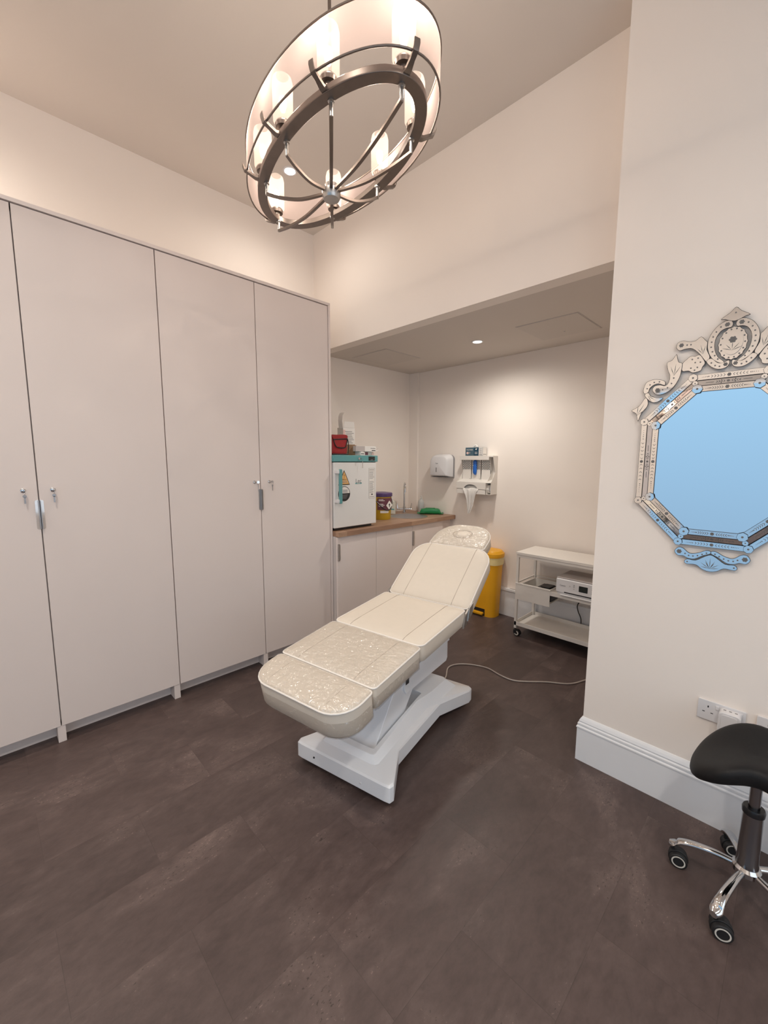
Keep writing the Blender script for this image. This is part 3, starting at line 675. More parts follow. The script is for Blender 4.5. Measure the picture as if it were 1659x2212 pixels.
m = MB(); m.box((.0452, .048, .007), (.0458, .083, .013)); m.box((.0452, .036, .026), (.0458, .083, .029)); m.build('text_line', 'print_black', t, smooth=False)
MB().tube([(.044, .090, .004), (.035, .118, .012), (.030, .122, .022), (.034, .112, .032), (.044, .090, .036)], .002, 6).build('end_flap', 'paper_white', t)

# ------------------------------------------------------------------ back wall dispensers
BM = frame((0, 0, 0), (1, 0, 0), (0, 0, 1))        # (u, v, w): u=+x, v=+z, w=-y
t = thing('towel_dispenser', 'white plastic paper towel dispenser on the back wall above the worktop', 'paper towel dispenser', (-2.62, YD, 1.28))
MB().prism(rrect(-.120, .0, .118, .232, [.05, .05, .004, .004], 6), .001, .030, M=BM).build('back_plate', 'handle_grey', t, bevel=.002)
rings = []
for w_, sx, z0, z1, cr in ((.028, 1.0, .004, .236, .055), (.06, .985, .006, .233, .055), (.10, .95, .012, .222, .055), (.118, .90, .018, .208, .05), (.124, .82, .026, .190, .045)):
    rings.append([(x, z, w_) for x, z in rrect(-.118*sx, z0, .118*sx, z1, [cr, cr, .008, .008], 6)])
MB().loft(rings, M=BM).build('cover', 'white_plastic', t, angle=30)
MB().box((-.028, .055, .1235), (-.018, .100, .1255), M=BM).build('level_window', 'print_grey', t, smooth=False)
text_mesh('Tork', 'lettering', 'print_black', t, BM @ Matrix.Translation((-.018, .142, .1245)), .016)
m = MB(); m.box((-.11, .0, .02), (.11, .006, .105), M=BM); m.build('slot_plate', 'handle_grey', t, bevel=.002)
for xx in (-.048, .018): MB().box((xx, .03, .1238), (xx+.0015, .185, .1246), M=BM).build('cover_ridge', 'white_plastic', t, smooth=False)

GX0, GX1 = -2.385, -2.005
t = thing('ppe_dispenser', 'white metal glove and apron dispenser rack on the back wall', 'dispenser', (GX0, YD, 1.14))
W_ = GX1-GX0-.010
# parts: back panel, side panels, top lip, lower box
MB().box((0, .0, .001), (W_, .355, .004), M=BM).build('back_panel', 'trolley_metal', t, smooth=False)
m = MB(); m.box((0, .318, .004), (W_-.045, .357, .085), M=BM); m.build('top_shelf', 'trolley_metal', t, bevel=.002)
m = MB(); m.box((W_-.045, .345, .004), (W_, .357, .085), M=BM); m.build('bracket_top', 'trolley_metal', t, bevel=.001)
for (u, w_) in ((0.0, .06), (W_-.048, .06), (W_-.002, .085)): MB().prism([(.004, .105), (.004, .345), (w_, .345), (w_*.45, .20), (.10, .115)], 0, .0018, M=Matrix(((0,0,1,u),(-1,0,0,0),(0,1,0,0),(0,0,0,1)))).build('side_panel', 'trolley_metal', t, smooth=False)
pw = (W_-.05)/3
for k in range(3):
    u0 = .006+k*pw
    pp = MB().box((u0, .130, .030), (u0+pw-.012, .318, .033), M=BM).build('perforated_panel', 'trolley_metal', t, smooth=False)
    m = MB()
    for i in range(9):
        for j in range(8):
            if (i+j) % 2: continue
            cx_, cz_ = u0+.010+i*(pw-.032)/8, .232+j*.0108
            m.prism(circ(cx_, cz_, .0048, n=6), .0331, .0335, M=BM)
    m.build('holes', 'mask_navy', pp, smooth=False)
    MB().prism(circ(u0+pw-.020, .138, .003, n=8), .0331, .036, M=BM).build('rivet', 'handle_grey', pp)
MB().prism([(.004, .105), (.125, .105), (.125, .110), (.030, .133), (.004, .133)], 0, W_, M=Matrix(((0,0,1,0),(-1,0,0,0),(0,1,0,0),(0,0,0,1)))).build('sloping_shelf', 'trolley_metal', t, smooth=False)
arch = [(W_*.44+.075*math.cos(R(a)), .045+.042*math.sin(R(a))) for a in range(180, -1, -15)]
fr_ = [(0, 0), (0, .105), (W_-.045, .105), (W_-.045, 0)]
m = MB(); m.prism([(0, .105), (0, .045)]+arch+[(W_-.045, .045), (W_-.045, .105)], .125, .128, M=BM); m.prism([(0, 0), (W_-.045, 0), (W_-.045, .042), (0, .042)], .122, .125, M=BM)
m.build('front_panel', 'trolley_metal', t, smooth=False)
m = MB(); m.box((0, 0, .004), (.002, .105, .125), M=BM); m.box((0, -.002, .004), (W_-.045, 0, .125), M=BM); m.box((W_-.047, 0, .004), (W_-.045, .105, .125), M=BM); m.build('lower_box', 'trolley_metal', t, smooth=False)
m = MB(); m.box((W_-.002, 0, .004), (W_, .105, .11), M=BM); m.box((W_-.045, -.002, .004), (W_, 0, .11), M=BM); m.build('end_bracket', 'trolley_metal', t, smooth=False)
t2 = thing('bag_roll', 'roll of white aprons held in the lower box of the dispenser rack', 'roll', (GX0, YD, 1.14))
Mx = Matrix(((0,0,1,0),(-1,0,0,0),(0,1,0,0),(0,0,0,1)))
MB().lathe([(.012, .01), (.040, .01), (.040, W_-.02), (.012, W_-.02)], 24, M=Matrix(((0,0,1,0),(1,0,0,-.066),(0,1,0,.050),(0,0,0,1)))).build('roll', 'tissue', t2)
MB().prism(smooth_poly([(.032+.032*math.cos(R(a))*1.0+.034, .050+.040*math.sin(R(a))) for a in range(0, 360, 45)], 3), W_-.020, W_-.008, M=Mx).build('end_cap', 'white_plastic', t2, bevel=.003)
rings = []
c0 = W_*.44
for i, (z, a, b, dz) in enumerate(((.052, .074, .078, .128), (.045, .082, .086, .132), (.02, .062, .070, .138), (-.02, .046, .056, .136), (-.07, .036, .046, .130), (-.12, .034, .034, .128), (-.165, .034, .014, .126), (-.195, .030, -.004, .124))):
    n_ = 14; row = []
    for j in range(n_+1):
        u = j/n_; x = c0-a+(a+b)*u; row.append((x, z-.004*math.sin(u*7+i), dz+.006*math.sin(u*16+i*.7)))
    for j in range(n_, -1, -1):
        u = j/n_; x = c0-a+(a+b)*u; row.append((x, z-.004*math.sin(u*7+i), dz-.002+.006*math.sin(u*16+i*.7)))
    rings.append(row)
MB().loft(rings, M=BM).build('hanging_sheet', 'tissue', t2, angle=60)
t = thing('blue_gloves', 'bright blue bundle of gloves sticking out of the middle slot of the dispenser rack', 'gloves', (GX0, YD, 1.14))
rings = []
gx = .006+pw*1.5-.012
for i in range(12):
    u = i/11; z = .175+.145*u; s_ = (.3 if i == 0 else .8 if i == 1 else 1)*(1 if i < 8 else (.9, 1.0, .85, .4)[i-8]); j_ = .002*((i*37) % 5-2) if i > 6 else 0
    rings.append([(gx+j_+.020*s_*math.cos(a), z, .036+.014*s_*(math.sin(a)+.95)) for a in [2*PI*k/16 for k in range(16)]])
MB().loft(rings, M=BM).build('glove_bundle', 'glove_blue', t, angle=60)
t = thing('mask_box', 'dark blue and white face mask box on top of the dispenser rack', 'box', (-2.225, YD-.048, 1.14+.358))
MB().box((-.095, -.036, 0), (.095, .036, .078)).build('carton', 'mask_blue', t, bevel=.0008)
C2 = frame((0, -.036, 0), (1, 0, 0), (0, 0, 1))
MB().box((-.0, .001, .0002), (.053, .077, .0008), M=C2).build('navy_panel', 'mask_navy', t, smooth=False)
MB().box((.053, .001, .0002), (.094, .077, .0008), M=C2).build('white_panel', 'paper_white', t, smooth=False)
MB().box((.0952, -.0345, .001), (.0958, .0345, .077)).build('side_panel', 'paper_white', t, smooth=False)
MB().box((.0958, -.028, .010), (.0962, .028, .016)).build('text_line', 'print_grey', t, smooth=False)
text_mesh('FACE MASK', 'lettering', 'paper_white', t, C2 @ Matrix.Translation((-.047, .056, .0008)), .0165, .82)
m = MB(); m.prism(circ(-.070, .026, .014, .012, 14), .0004, .0009, M=C2); m.prism(circ(-.050, .028, .012, .009, 14), .0009, .0012, 1, M=C2); m.build('mask_picture', ['card_pink', 'print_grey'], t, smooth=False)
m = MB(); m.prism([(.016, .066), (.038, .070), (.030, .060), (.026, .052), (.020, .056)], .001, .0014, M=C2); [m.box((.012+.010*(k % 3), .030-.013*(k//3), .001), (.019+.010*(k % 3), .036-.013*(k//3), .0013), M=C2) for k in range(6)]; m.build('print_marks', 'paper_white', t, smooth=False)
m = MB(); [m.box((.058, .066-.008*k, .001), (.088-.004*(k % 2), .0685-.008*k, .0013), M=C2) for k in range(7)]; m.box((.057, .006, .001), (.090, .012, .0013), M=C2); m.build('text_lines', 'print_grey', t, smooth=False)
m = MB(); m.tube(smooth_path([(-.03, 0, .078), (-.02, 0, .095), (.0, .005, .098), (.015, 0, .079)], 4), .008, 8); m.build('protruding_mask', 'paper_white', t)

# ================================================================== PEDAL BIN
t = thing('pedal_bin', 'tall yellow pedal bin with clear liner in front of the alcove back wall', 'bin', (-2.03, 3.37, 0))
rings = []
for z, s_ in ((0.0, .86), (.10, .87), (.40, .94), (.575, 1.0)):
    rings.append([(x*s_, y*s_, z) for x, y in rrect(-.15, -.095, .15, .095, .075, 6)])
MB().loft(rings).build('tub', 'bin_yellow', t, angle=40)
MB().loft([[(x*1.02, y*1.02, z) for x, y in rrect(-.15, -.095, .15, .095, .075, 6)] for z in (.50, .585)]).build('liner', 'liner_bag', t, angle=40)
rings = [[(x*s_, y*s_, z) for x, y in rrect(-.15, -.095, .15, .095, .08, 6)] for z, s_ in ((.568, 1.06), (.590, 1.08), (.606, 1.06), (.610, 1.0), (.620, .97), (.628, .90), (.632, .5))]
MB().loft(rings).build('lid', 'bin_yellow', t, angle=30)
m = MB(); m.box((-.075, -.115, .018), (.035, -.079, .038)); m.build('pedal', 'bin_yellow', t, bevel=.004)
m = MB(); m.box((-.085, -.084, .004), (.045, -.078, .07)); m.build('pedal_recess', 'black_plastic', t, smooth=False)

# ================================================================== TROLLEY
TX0, TX1, TY0, TY1, TZ = -1.586, -0.905, 3.090, 3.425, 0.715
t = thing('utility_trolley', 'cream white metal utility trolley on castors against the alcove back wall', 'trolley', (TX0, TY0, 0))
tw, td = TX1-TX0, TY1-TY0
MB().box((-.004, -.006, TZ-.020), (tw+.004, td, TZ)).build('top_shelf', 'trolley_metal', t, bevel=.001)
m = MB(); m.box((0, 0, TZ-.042), (tw, .018, TZ-.021)); m.box((0, td-.018, TZ-.042), (tw, td, TZ-.021)); m.box((0, .018, TZ-.042), (.018, td-.018, TZ-.021)); m.box((tw-.018, .018, TZ-.042), (tw, td-.018, TZ-.021)); m.build('top_rail', 'trolley_metal', t, bevel=.001)
for x in (0, tw-.02):
    for y in (0, td-.02): MB().box((x, y, .070), (x+.02, y+.02, TZ-.042)).build('post', 'trolley_metal', t, bevel=.001)
def tray(z, x0, x1, d=.032, name='shelf'):
    m_ = MB(); m_.box((x0, 0, z-d), (x1, .004, z)); m_.box((x0, td-.004, z-d), (x1, td, z)); m_.box((x0, 0, z-d), (x0+.004, td, z)); m_.box((x1-.004, 0, z-d), (x1, td, z)); m_.box((x0+.004, .004, z-d), (x1-.004, td-.004, z-d+.004))
    return m_.build(name, 'trolley_metal', t, smooth=False)
tray(.128, .002, tw-.002); 
m = MB(); m.box((.290, -.002, .415), (tw-.002, .002, .447)); m.box((.290, 0, .438), (tw-.002, td, .442)); m.box((.288, 0, .415), (.292, td, .462)); m.build('shelf', 'trolley_metal', t, smooth=False)
m = MB(); m.box((0, -.004, .448), (.292, .008, .460)); m.box((0, 0, .448), (.008, td, .460)); m.box((0, td-.008, .448), (.292, td, .460)); m.build('drawer_rail', 'trolley_metal', t, bevel=.001)
m = MB(); m.box((.020, -.003, .322), (.288, .001, .446)); m.box((.020, 0, .322), (.024, td-.02, .44)); m.box((.020, 0, .322), (.2645, td-.02, .326)); m.box((.020, td-.022, .322), (.2645, td-.018, .44))
m.build('drawer', 'trolley_metal', t, smooth=False)
for x in (.010, tw-.010):
    for y in (.010, td-.010):
        c = MB(); c.tube([(x, y, .072), (x, y, .050)], .008, 10); c.box((x-.013, y-.012, .024), (x+.013, y+.016, .056)); cs = c.build('castor', 'black_rubber', t, bevel=.003)
        MB().lathe([(.001, -.018), (.0245, -.018), (.027, -.015), (.027, .015), (.0245, .018), (.001, .018)], 24, M=Matrix.Translation((x+.012, y+.014, .027)) @ Matrix.Rotation(R(90), 4, 'X') @ Matrix.Rotation(R(0), 4, 'Y')).build('wheel', 'black_rubber', cs)
        MB().lathe([(.010, 0), (.010, .0195), (.019, .0195), (.019, 0)], 24, M=Matrix.Translation((x+.012, y+.014, .027)) @ Matrix.Rotation(R(90), 4, 'X')).build('wheel_ring', 'castor_ring', cs)
# things on the trolley
t = thing('black_case', 'flat black case lying in the trolley drawer', 'case', (TX0+.030, TY0+.05, .3275), 0)
MB().box((.10, .05, 0), (.225, .20, .100)).build('case', 'black_plastic', t, bevel=.006)
MB().box((.13, .07, .100), (.20, .18, .108)).build('case_lid', 'black_plastic', t, bevel=.003)
PX, PY, PZ = TX0+.300, TY0-.012, .4435
t = thing('printer', 'white inkjet printer with small screen on the trolley middle shelf', 'printer', (PX+.03, PY+.010, PZ))
MB().box((0, 0, .014), (.345, .27, .125)).build('body', 'white_plastic', t, bevel=.010, seg=3)
MB().box((.004, .004, .1255), (.341, .266, .135)).build('scanner_lid', 'card_grey', t, bevel=.003)
MB().box((.010, .010, .0), (.335, .26, .014)).build('base', 'white_plastic', t, smooth=False)
PM = frame((0, 0, 0), (1, 0, 0), (0, 0, 1))
MB().box((.065, .020, .0002), (.30, .028, .001), M=PM).build('paper_slot', 'black_plastic', t, smooth=False)
MB().box((.04, -.020, .002), (.31, .004, .006)).build('output_tray', 'white_plastic', t, bevel=.001)
MB().prism(rrect(.170, .052, .232, .096, .002, 2), .0002, .0014, M=PM).build('screen', 'screen_black', t, smooth=False)
text_mesh('Canon', 'lettering', 'print_grey', t, PM @ Matrix.Translation((.052, .074, .0005)), .016)
for (u, v, q) in ((.105, .079, 0), (.135, .092, 1), (.135, .080, 1), (.135, .064, 0), (.262, .095, 1), (.262, .084, 1), (.262, .070, 0), (.262, .056, 1), (.292, .076, 0)):
    MB().prism(circ(u, v, .004, n=12), .0002, .0012, M=PM).build('button', 'print_grey' if q else 'card_grey', t)
tag(MB().tube(smooth_path([(TX0+.40, TY0+.343, .440), (TX0+.41, TY0+.345, .40), (TX0+.40, TY0+.345, .33), (TX0+.375, TY0+.345, .27), (TX0+.385, TY0+.345, .22), (TX0+.41, TY0+.345, .16), (TX0+.41, TY0+.345, .05)], 5), .004, 8).build('power_cable', 'black_rubber'), 'black power cable hanging from the printer behind the trolley', 'cable')
m = MB().tube(smooth_path([(-1.83, 3.458, .270), (-1.80, 3.452, .272), (-1.76, 3.455, .272), (-1.70, 3.46, .272)], 4), .0025, 6)
tag(m.build('wall_wire', 'cord_grey'), 'thin wire lying on the skirting ledge beside the trolley', 'cable')

# ================================================================== TREATMENT BED
AT, AB = R(99.7), R(102.5)
BO = (-1.440, 1.498, 0)
bed = thing('treatment_bed', 'cream leather treatment bed on white moulded base in the middle of the floor', 'treatment bed', BO, 0)
# frames: u along the bed (foot to head), v to its left when lying... (+v = right side seen by the camera)
def bedM(ang): return Matrix(((math.cos(ang), math.sin(ang), 0, 0), (math.sin(ang), -math.cos(ang), 0, 0), (0, 0, 1, 0), (0, 0, 0, 1)))
MT, MBs = bedM(AT), bedM(AB)
# note: (u,v,z) here is left-handed, faces are flipped after building
def fix(o):
    me = o.data; me.flip_normals(); return o
def half_outline(pts): return pts+[(s_, -w_) for s_, w_ in reversed(pts)]
P0 = half_outline([(-.458, .235), (-.455, .262), (-.432, .269), (-.245, .180), (.205, .180), (.415, .269), (.455, .268), (.466, .250)])
P1 = half_outline([(-.452, .235), (-.449, .257), (-.430, .263), (-.243, .175), (.203, .175), (.413, .263), (.450, .262), (.460, .248)])
Pr0 = half_outline([(-.405, .130), (-.400, .150), (-.385, .160), (-.245, .155), (.10, .150), (.235, .175), (.40, .190), (.41, .150)])
Pr1 = half_outline([(-.385, .115), (-.380, .128), (-.368, .133), (-.245, .128), (.05, .118), (.170, .145), (.33, .155), (.345, .130)])
Pr2 = half_outline([(-.350, .090), (-.348, .105), (-.345, .108), (-.245, .106), (.02, .104), (.08, .104), (.12, .104), (.125, .090)])
def lay(P, z): return [(a, b, z) if not callable(z) else (a, b, z(a)) for a, b in P]
zt = lambda a: .150+.035*min(max((a+.35)/.45, 0), 1)
m = MB(); m.loft([lay(P0, .030), lay(P0, .100), lay(P1, .108), lay(Pr0, .122), lay(Pr1, zt), lay(Pr2, zt), lay(Pr2, .070)], M=MBs)
fix(m.build('base', 'abs_white', bed, bevel=.003, angle=25))
for s_ in (-.40, .40):
    for w_ in (-.20, .20):
        p = MBs @ Vector((s_, w_, 0)); MB().lathe([(.001, 0), (.022, 0), (.024, .006), (.014, .012), (.012, .032), (.001, .032)], 16, c=(p.x, p.y, 0)).build('foot', 'black_rubber', bed)
for w_, mm in ((-.155, 'black_plastic'), (.115, 'white_plastic')):
    m = MB(); m.lathe([(.001, .004), (.004, .003), (.005, 0), (.001, 0)], 12, M=MBs @ Matrix(((0,0,-1,-.458),(1,0,0,w_),(0,1,0,.066 if w_ < 0 else .060),(0,0,0,1)))); m.build('screw', mm, bed)
MY = lambda M_, w0, w1: M_ @ Matrix(((1,0,0,0),(0,0,1,0),(0,1,0,0),(0,0,0,1)))
m = MB(); m.prism([(-.345, .085), (-.335, .100), (-.05, .44), (.16, .44), (.10, .30), (-.12, .085)], -.094, .094, M=MY(MBs, 0, 0)); m.build('lifting_arm', 'abs_white', bed, bevel=.004)
m = MB(); m.prism([(-.06, .29), (-.04, .262), (.40, .262), (.415, .28), (.415, .545), (-.06, .50)], -.108, .108, M=MY(MT, 0, 0)); col_ = m.build('motor_housing', 'abs_white', bed, bevel=.004)
m = MB(); m.prism([(-.050, .315), (-.020, .315), (-.020, .375), (-.050, .375)], .1085, .1095, M=MY(MT, 0, 0)); m.prism([(-.046, .345), (-.024, .345), (-.024, .371), (-.046, .371)], .1095, .1100, 1, M=MY(MT, 0, 0)); m.build('rating_label', ['print_black', 'print_grey'], col_, smooth=False)

def cushion(name, s0, z0, s1, z1, hw, th, radii, film=False, film_dir=0, hole=False, seams=True, dome=.010, under=.97, n=7):
    """upholstered section from (s0,z0) to (s1,z1) along the bed; outline corners radii = (end+, end-)"""
    L_ = math.hypot(s1-s0, z1-z0); an = math.atan2(z1-z0, s1-s0)
    F_ = MT @ Matrix.Translation((s0, 0, z0)) @ Matrix.Rotation(-an, 4, 'Y')
    out = rrect(0, -hw, L_, hw, [radii[0], radii[1], radii[1], radii[0]], n)
    # densify edges
    pts = []
    for i in range(len(out)):
        a, b = out[i], out[(i+1) % len(out)]; d = math.hypot(b[0]-a[0], b[1]-a[1]); k = max(1, int(d/.045))
        for j in range(k): pts.append((a[0]+(b[0]-a[0])*j/k, a[1]+(b[1]-a[1])*j/k))
    cx = L_/2
    def sc(f, z, wob=0):
        r_ = []
        for i, (x, y) in enumerate(pts):
            dx, dy = x-cx, y
            ins = (1-f)*min(hw, L_/2)
            xx = dx-math.copysign(ins*min(1, abs(dx)/(L_/2)), dx)
            yy = dy-math.copysign(ins*min(1, abs(dy)/hw), dy)
            r_.append((cx+xx, yy, z+wob*math.sin(i*1.7)))
        return r_
    rings = [sc(.90, -th), sc(under, -th+.012), sc(under+.015, -th*.55, .0), sc(1.0, -.006), sc(.992, .001), sc(.96, .006), sc(.88, dome), sc(.6, dome+.002), sc(.3, dome+.003)]
    o = fix(MB().loft(rings, M=F_).build(name, 'cream_leather', bed, angle=60))
    fix(MB().tube([F_ @ Vector(p) for p in sc(1.004, .000)], .0042, 7, closed=True).build('piping', 'piping_white', o))
    if seams:
        for q in (-1, 1):
            y = q*hw*.60
            fix(MB().tube([F_ @ Vector((x, y, z)) for x, z in ((.002, .002), (.012, .0075), (.045, dome+.0015), (L_/2, dome+.0025), (L_-.045, dome+.0015), (L_-.012, .0075), (L_-.002, .002))], .0016, 6).build('seam', 'seam_thread', o))
    if hole:
        ring = [F_ @ Vector((L_*.52+.046*math.cos(a), .068*math.sin(a), dome+.001)) for a in [2*PI*i/32 for i in range(32)]]
        fix(MB().tube(ring, .0035, 6, closed=True).build('face_hole_seam', 'seam_thread', o))
        plug = [[(L_*.52+.044*f*math.cos(a), .066*f*math.sin(a), z) for a in [2*PI*i/32 for i in range(32)]] for f, z in ((1, dome-.002), (.95, dome+.004), (.7, dome+.007), (.3, dome+.008))]
        fix(MB().loft(plug, M=F_).build('face_hole_plug', 'cream_leather', o, angle=60))
    if film:
        g = .0045
        rr_ = [sc(.91, -th-g), sc(under+.02, -th+.008, .002), sc(under+.035, -th*.5, .002), sc(1.022, -.004, .0015), sc(1.005, .006, .001), sc(.96, .0105, .001), sc(.88, dome+g, .0008), sc(.6, dome+.002+g), sc(.3, dome+.003+g)]
        fix(MB().loft(rr_, M=F_).build('plastic_film', 'film', o, angle=60))
    return o
cushion('foot_cushion', -.712, .535, -.532, .566, .268, .115, (.02, .115), film=True)
cushion('leg_cushion', -.526, .572, -.176, .606, .268, .105, (.018, .018), film=True)
cushion('seat_cushion', -.168, .608, .300, .640, .268, .095, (.02, .03))
cushion('back_cushion', .335, .632, .690, .898, .268, .085, (.11, .025))
cushion('head_cushion', .705, .892, .925, 1.000, .195, .075, (.155, .02), film=True, hole=True, seams=False)
m = MB(); m.box((-.50, -.20, .455), (.28, .20, .475), M=MT @ Matrix.Rotation(-R(4), 4, 'Y')); fix(m.build('under_frame', 'abs_white', bed, smooth=False))
for q in (-1, 1):
    m = MB(); w0 = q*.262
    m.prism([(.268, .545), (.315, .560), (.335, .640), (.285, .610)], w0, w0+q*.010, M=MY(MT, 0, 0)); m.prism([(.315, .575), (.372, .600), (.385, .665), (.335, .645)], w0+q*.004, w0+q*.014, M=MY(MT, 0, 0))
    m.build('hinge_bracket', 'brushed_steel', bed, bevel=.001)
for w_, s_, z_ in ((.271, .56, .80), (.271, .52, .755)):
    pass
# mains cord on the floor
cp_ = [(-1.560, 1.960, .03), (-1.565, 2.05, .006), (-1.565, 2.130, .006), (-1.635, 2.262, .006), (-1.590, 2.370, .006), (-1.450, 2.442, .006), (-1.32, 2.42, .006), (-1.213, 2.431, .006), (-1.068, 2.560, .006), (-.95, 2.650, .006), (-.887, 2.790, .006), (-.80, 2.95, .006), (-.72, 3.10, .006)]
tag(MB().tube(smooth_path(cp_, 7), .0045, 8).build('floor_cord', 'cord_grey'), 'thin pale grey cord curling over the floor behind the bed', 'cord')

# ================================================================== SOCKETS
SM = frame((0, YM, 0), (1, 0, 0), (0, 0, 1))
def socket(u0, v0, label):
    t_ = thing('wall_socket', label, 'wall socket', (u0, YM, v0), group=None)
    MB().prism(rrect(0, 0, .146, .080, .004, 3), .0005, .008, M=BM).build('face_plate', 'white_plastic', t_, bevel=.0015)
    for k in range(2):
        o_ = .006+k*.070
        h_ = MB(); h_.box((o_+.025, .052, .008), (o_+.029, .060, .0084), M=BM); h_.box((o_+.010, .031, .008), (o_+.018, .034, .0084), M=BM); h_.box((o_+.036, .031, .008), (o_+.044, .034, .0084), M=BM)
        h_.build('pin_holes', 'print_black', t_, smooth=False)
        MB().box((o_+.050, .054, .008), (o_+.060, .070, .0115), M=BM).build('switch', 'white_plastic', t_, bevel=.001)
    return t_
socket(-.216, .430, 'white double wall socket holding the plug-in adapter, above the skirting')
socket(-.040, .435, 'white wall socket cut off by the right edge of the photo, above the stool seat')
t = thing('plug_adapter', 'white rounded plug-in adapter in the socket beside the black stool', 'adapter', (-.147, YM-.0085, .415))
MB().prism(rrect(0, 0, .066, .088, .014, 5), .0005, .042, M=BM).build('body', 'white_plastic', t, bevel=.005, seg=3)
MB().prism(rrect(.009, .014, .057, .080, .010, 5), .0425, .0455, M=BM).build('front_ridge', 'white_plastic', t, bevel=.0012)
m = MB(); [m.box((.012+.017*k, .0879, .015), (.020+.017*k, .0885, .022), M=BM) for k in range(3)]; m.build('port', 'print_grey', t, smooth=False)
m = MB(); [m.box((.008+.015*k, .001, .0425), (.019+.015*k, .011, .0435), M=BM) for k in range(3)]; m.build('usb_port', 'handle_grey', t, smooth=False)

# ================================================================== STOOL
ST = (-.015, 1.700, 0)
t = thing('saddle_stool', 'black saddle stool with chrome five-star base beside the mirror wall', 'stool', ST)
SR_ = .197
angs = [R(182+72*k) for k in range(5)]
MB().lathe([(.001, .105), (.033, .105), (.038, .112), (.038, .128), (.031, .137), (.001, .137)], 32).build('hub', 'chrome', t)
for a in angs:
    d = Vector((math.cos(a), math.sin(a), 0)); n_ = Vector((-d.y, d.x, 0))
    pts = [d*.028+Vector((0, 0, .120)), d*.08+Vector((0, 0, .119)), d*.14+Vector((0, 0, .108)), d*.18+Vector((0, 0, .092)), d*(SR_-.004)+Vector((0, 0, .078)), d*(SR_+.012)+Vector((0, 0, .070))]
    P = smooth_path(pts, 4); rings = []
    for i, p in enumerate(P):
        u = i/(len(P)-1); wd = .010+.010*u if u < .85 else .0185-.05*(u-.85); hh = .010
        rings.append([p+n_*wd*math.cos(q)+Vector((0, 0, hh*math.sin(q))) for q in [2*PI*j/12 for j in range(12)]])
    lg = MB().loft(rings).build('leg', 'chrome', t, angle=50)
    c0 = d*SR_; ca = a+R(60)
    cM = Matrix.Translation((c0.x, c0.y, 0)) @ Matrix.Rotation({0: R(12), 1: R(18), 4: R(22)}.get(angs.index(a), R(30)), 4, 'Z')
    c = MB(); c.tube([(0, 0, .072), (0, 0, .050)], .006, 8, M=cM)
    hood = [(.030*math.cos(R(q))+.018, .027+.030*math.sin(R(q))) for q in range(-10, 215, 15)]+[(-.008, .012), (.03, .012)]
    c.prism(hood, -.008, .008, M=cM @ Matrix(((1,0,0,0),(0,0,1,0),(0,1,0,0),(0,0,0,1)))); cs = c.build('castor', 'black_rubber', lg, bevel=.002)
    for q in (-1, 1):
        WM = cM @ Matrix.Translation((.018, q*.015, .027)) @ Matrix.Rotation(R(90), 4, 'X')
        m = MB(); m.lathe([(.001, -.0085), (.024, -.0085), (.027, -.006), (.027, .006), (.024, .0085), (.001, .0085)], 28, M=WM)
        m.lathe([(.0165, 0), (.0165, -q*.0092), (.0205, -q*.0092), (.0205, 0)], 28, 1, M=WM)
        m.build('castor', ['black_rubber', 'castor_ring'], lg)
MB().lathe([(.001, .135), (.030, .135), (.030, .150), (.0285, .154), (.0262, .33), (.001, .33)], 28).build('column', 'stool_steel', t)
MB().lathe([(.016, .322), (.029, .322), (.030, .336), (.027, .343), (.016, .343)], 28).build('column_collar', 'black_plastic', t)
MB().lathe([(.001, .34), (.0155, .34), (.0155, .462), (.001, .462)], 20).build('gas_rod', 'stool_steel', t)
# saddle seat: outline in plan, lofted with drooping sides
sa = R(-12)
def seat_pt(u, v):
    """u in [-1,1] across, v in [-1,1] front/back"""
    return u, v
rings = []; NS = 36
def saddle_ring(f, zo, droop=1.0):
    r_ = []
    for j in range(NS):
        a = 2*PI*j/NS; c_, s_ = math.cos(a), math.sin(a)
        x = .176*f*math.copysign(abs(c_)**.85, c_); y = .158*f*math.copysign(abs(s_)**.9, s_)
        y *= 1-.38*math.exp(-((x/.062)**2))*(1 if s_ < 0 else -.1)
        z = .516+zo-droop*.105*(abs(x)/.19)**2.0 + .040*max(0, y/.165)**2*(1)+.01*max(0, -y/.165)**2
        r_.append((x, y, z))
    return r_
SM_ = Matrix.Rotation(R(4), 4, 'Z')
rings = [saddle_ring(.45, -.062), saddle_ring(.80, -.062), saddle_ring(.95, -.045), saddle_ring(1.0, -.022), saddle_ring(.97, -.002), saddle_ring(.86, .010), saddle_ring(.6, .010), saddle_ring(.3, .006), saddle_ring(.05, .004)]
MB().loft(rings, M=SM_).build('seat', 'black_leather', t, angle=70, subsurf=1)

# ================================================================== VENETIAN MIRROR
MC = (-.224, 1.450)
mir = thing('venetian_mirror', 'octagonal venetian mirror with etched mirrored frame and scrolled crest', 'mirror', (MC[0], YM, MC[1]))
def mv(x, z): return (x-MC[0], z-MC[1])
OC = [(.268, .166), (.111, .327), (-.111, .327), (-.268, .166), (-.268, -.166), (-.111, -.327), (.111, -.327), (.268, -.166)]
def scaled(P, d):
    out = []; n_ = len(P)
    for i in range(n_):
        a, b, c = Vector(P[i-1]), Vector(P[i]), Vector(P[(i+1) % n_])
        e1 = (b-a).normalized(); e2 = (c-b).normalized(); n1 = Vector((-e1.y, e1.x)); n2 = Vector((-e2.y, e2.x))
        k = (n1+n2)/(1+n1.dot(n2)); out.append(tuple(b+k*d))
    return out
O1 = scaled(OC, .000); O2 = scaled(OC, .021); O3 = scaled(OC, .023); O4 = scaled(OC, .043); O5 = scaled(OC, .0445); O6 = scaled(OC, .066)
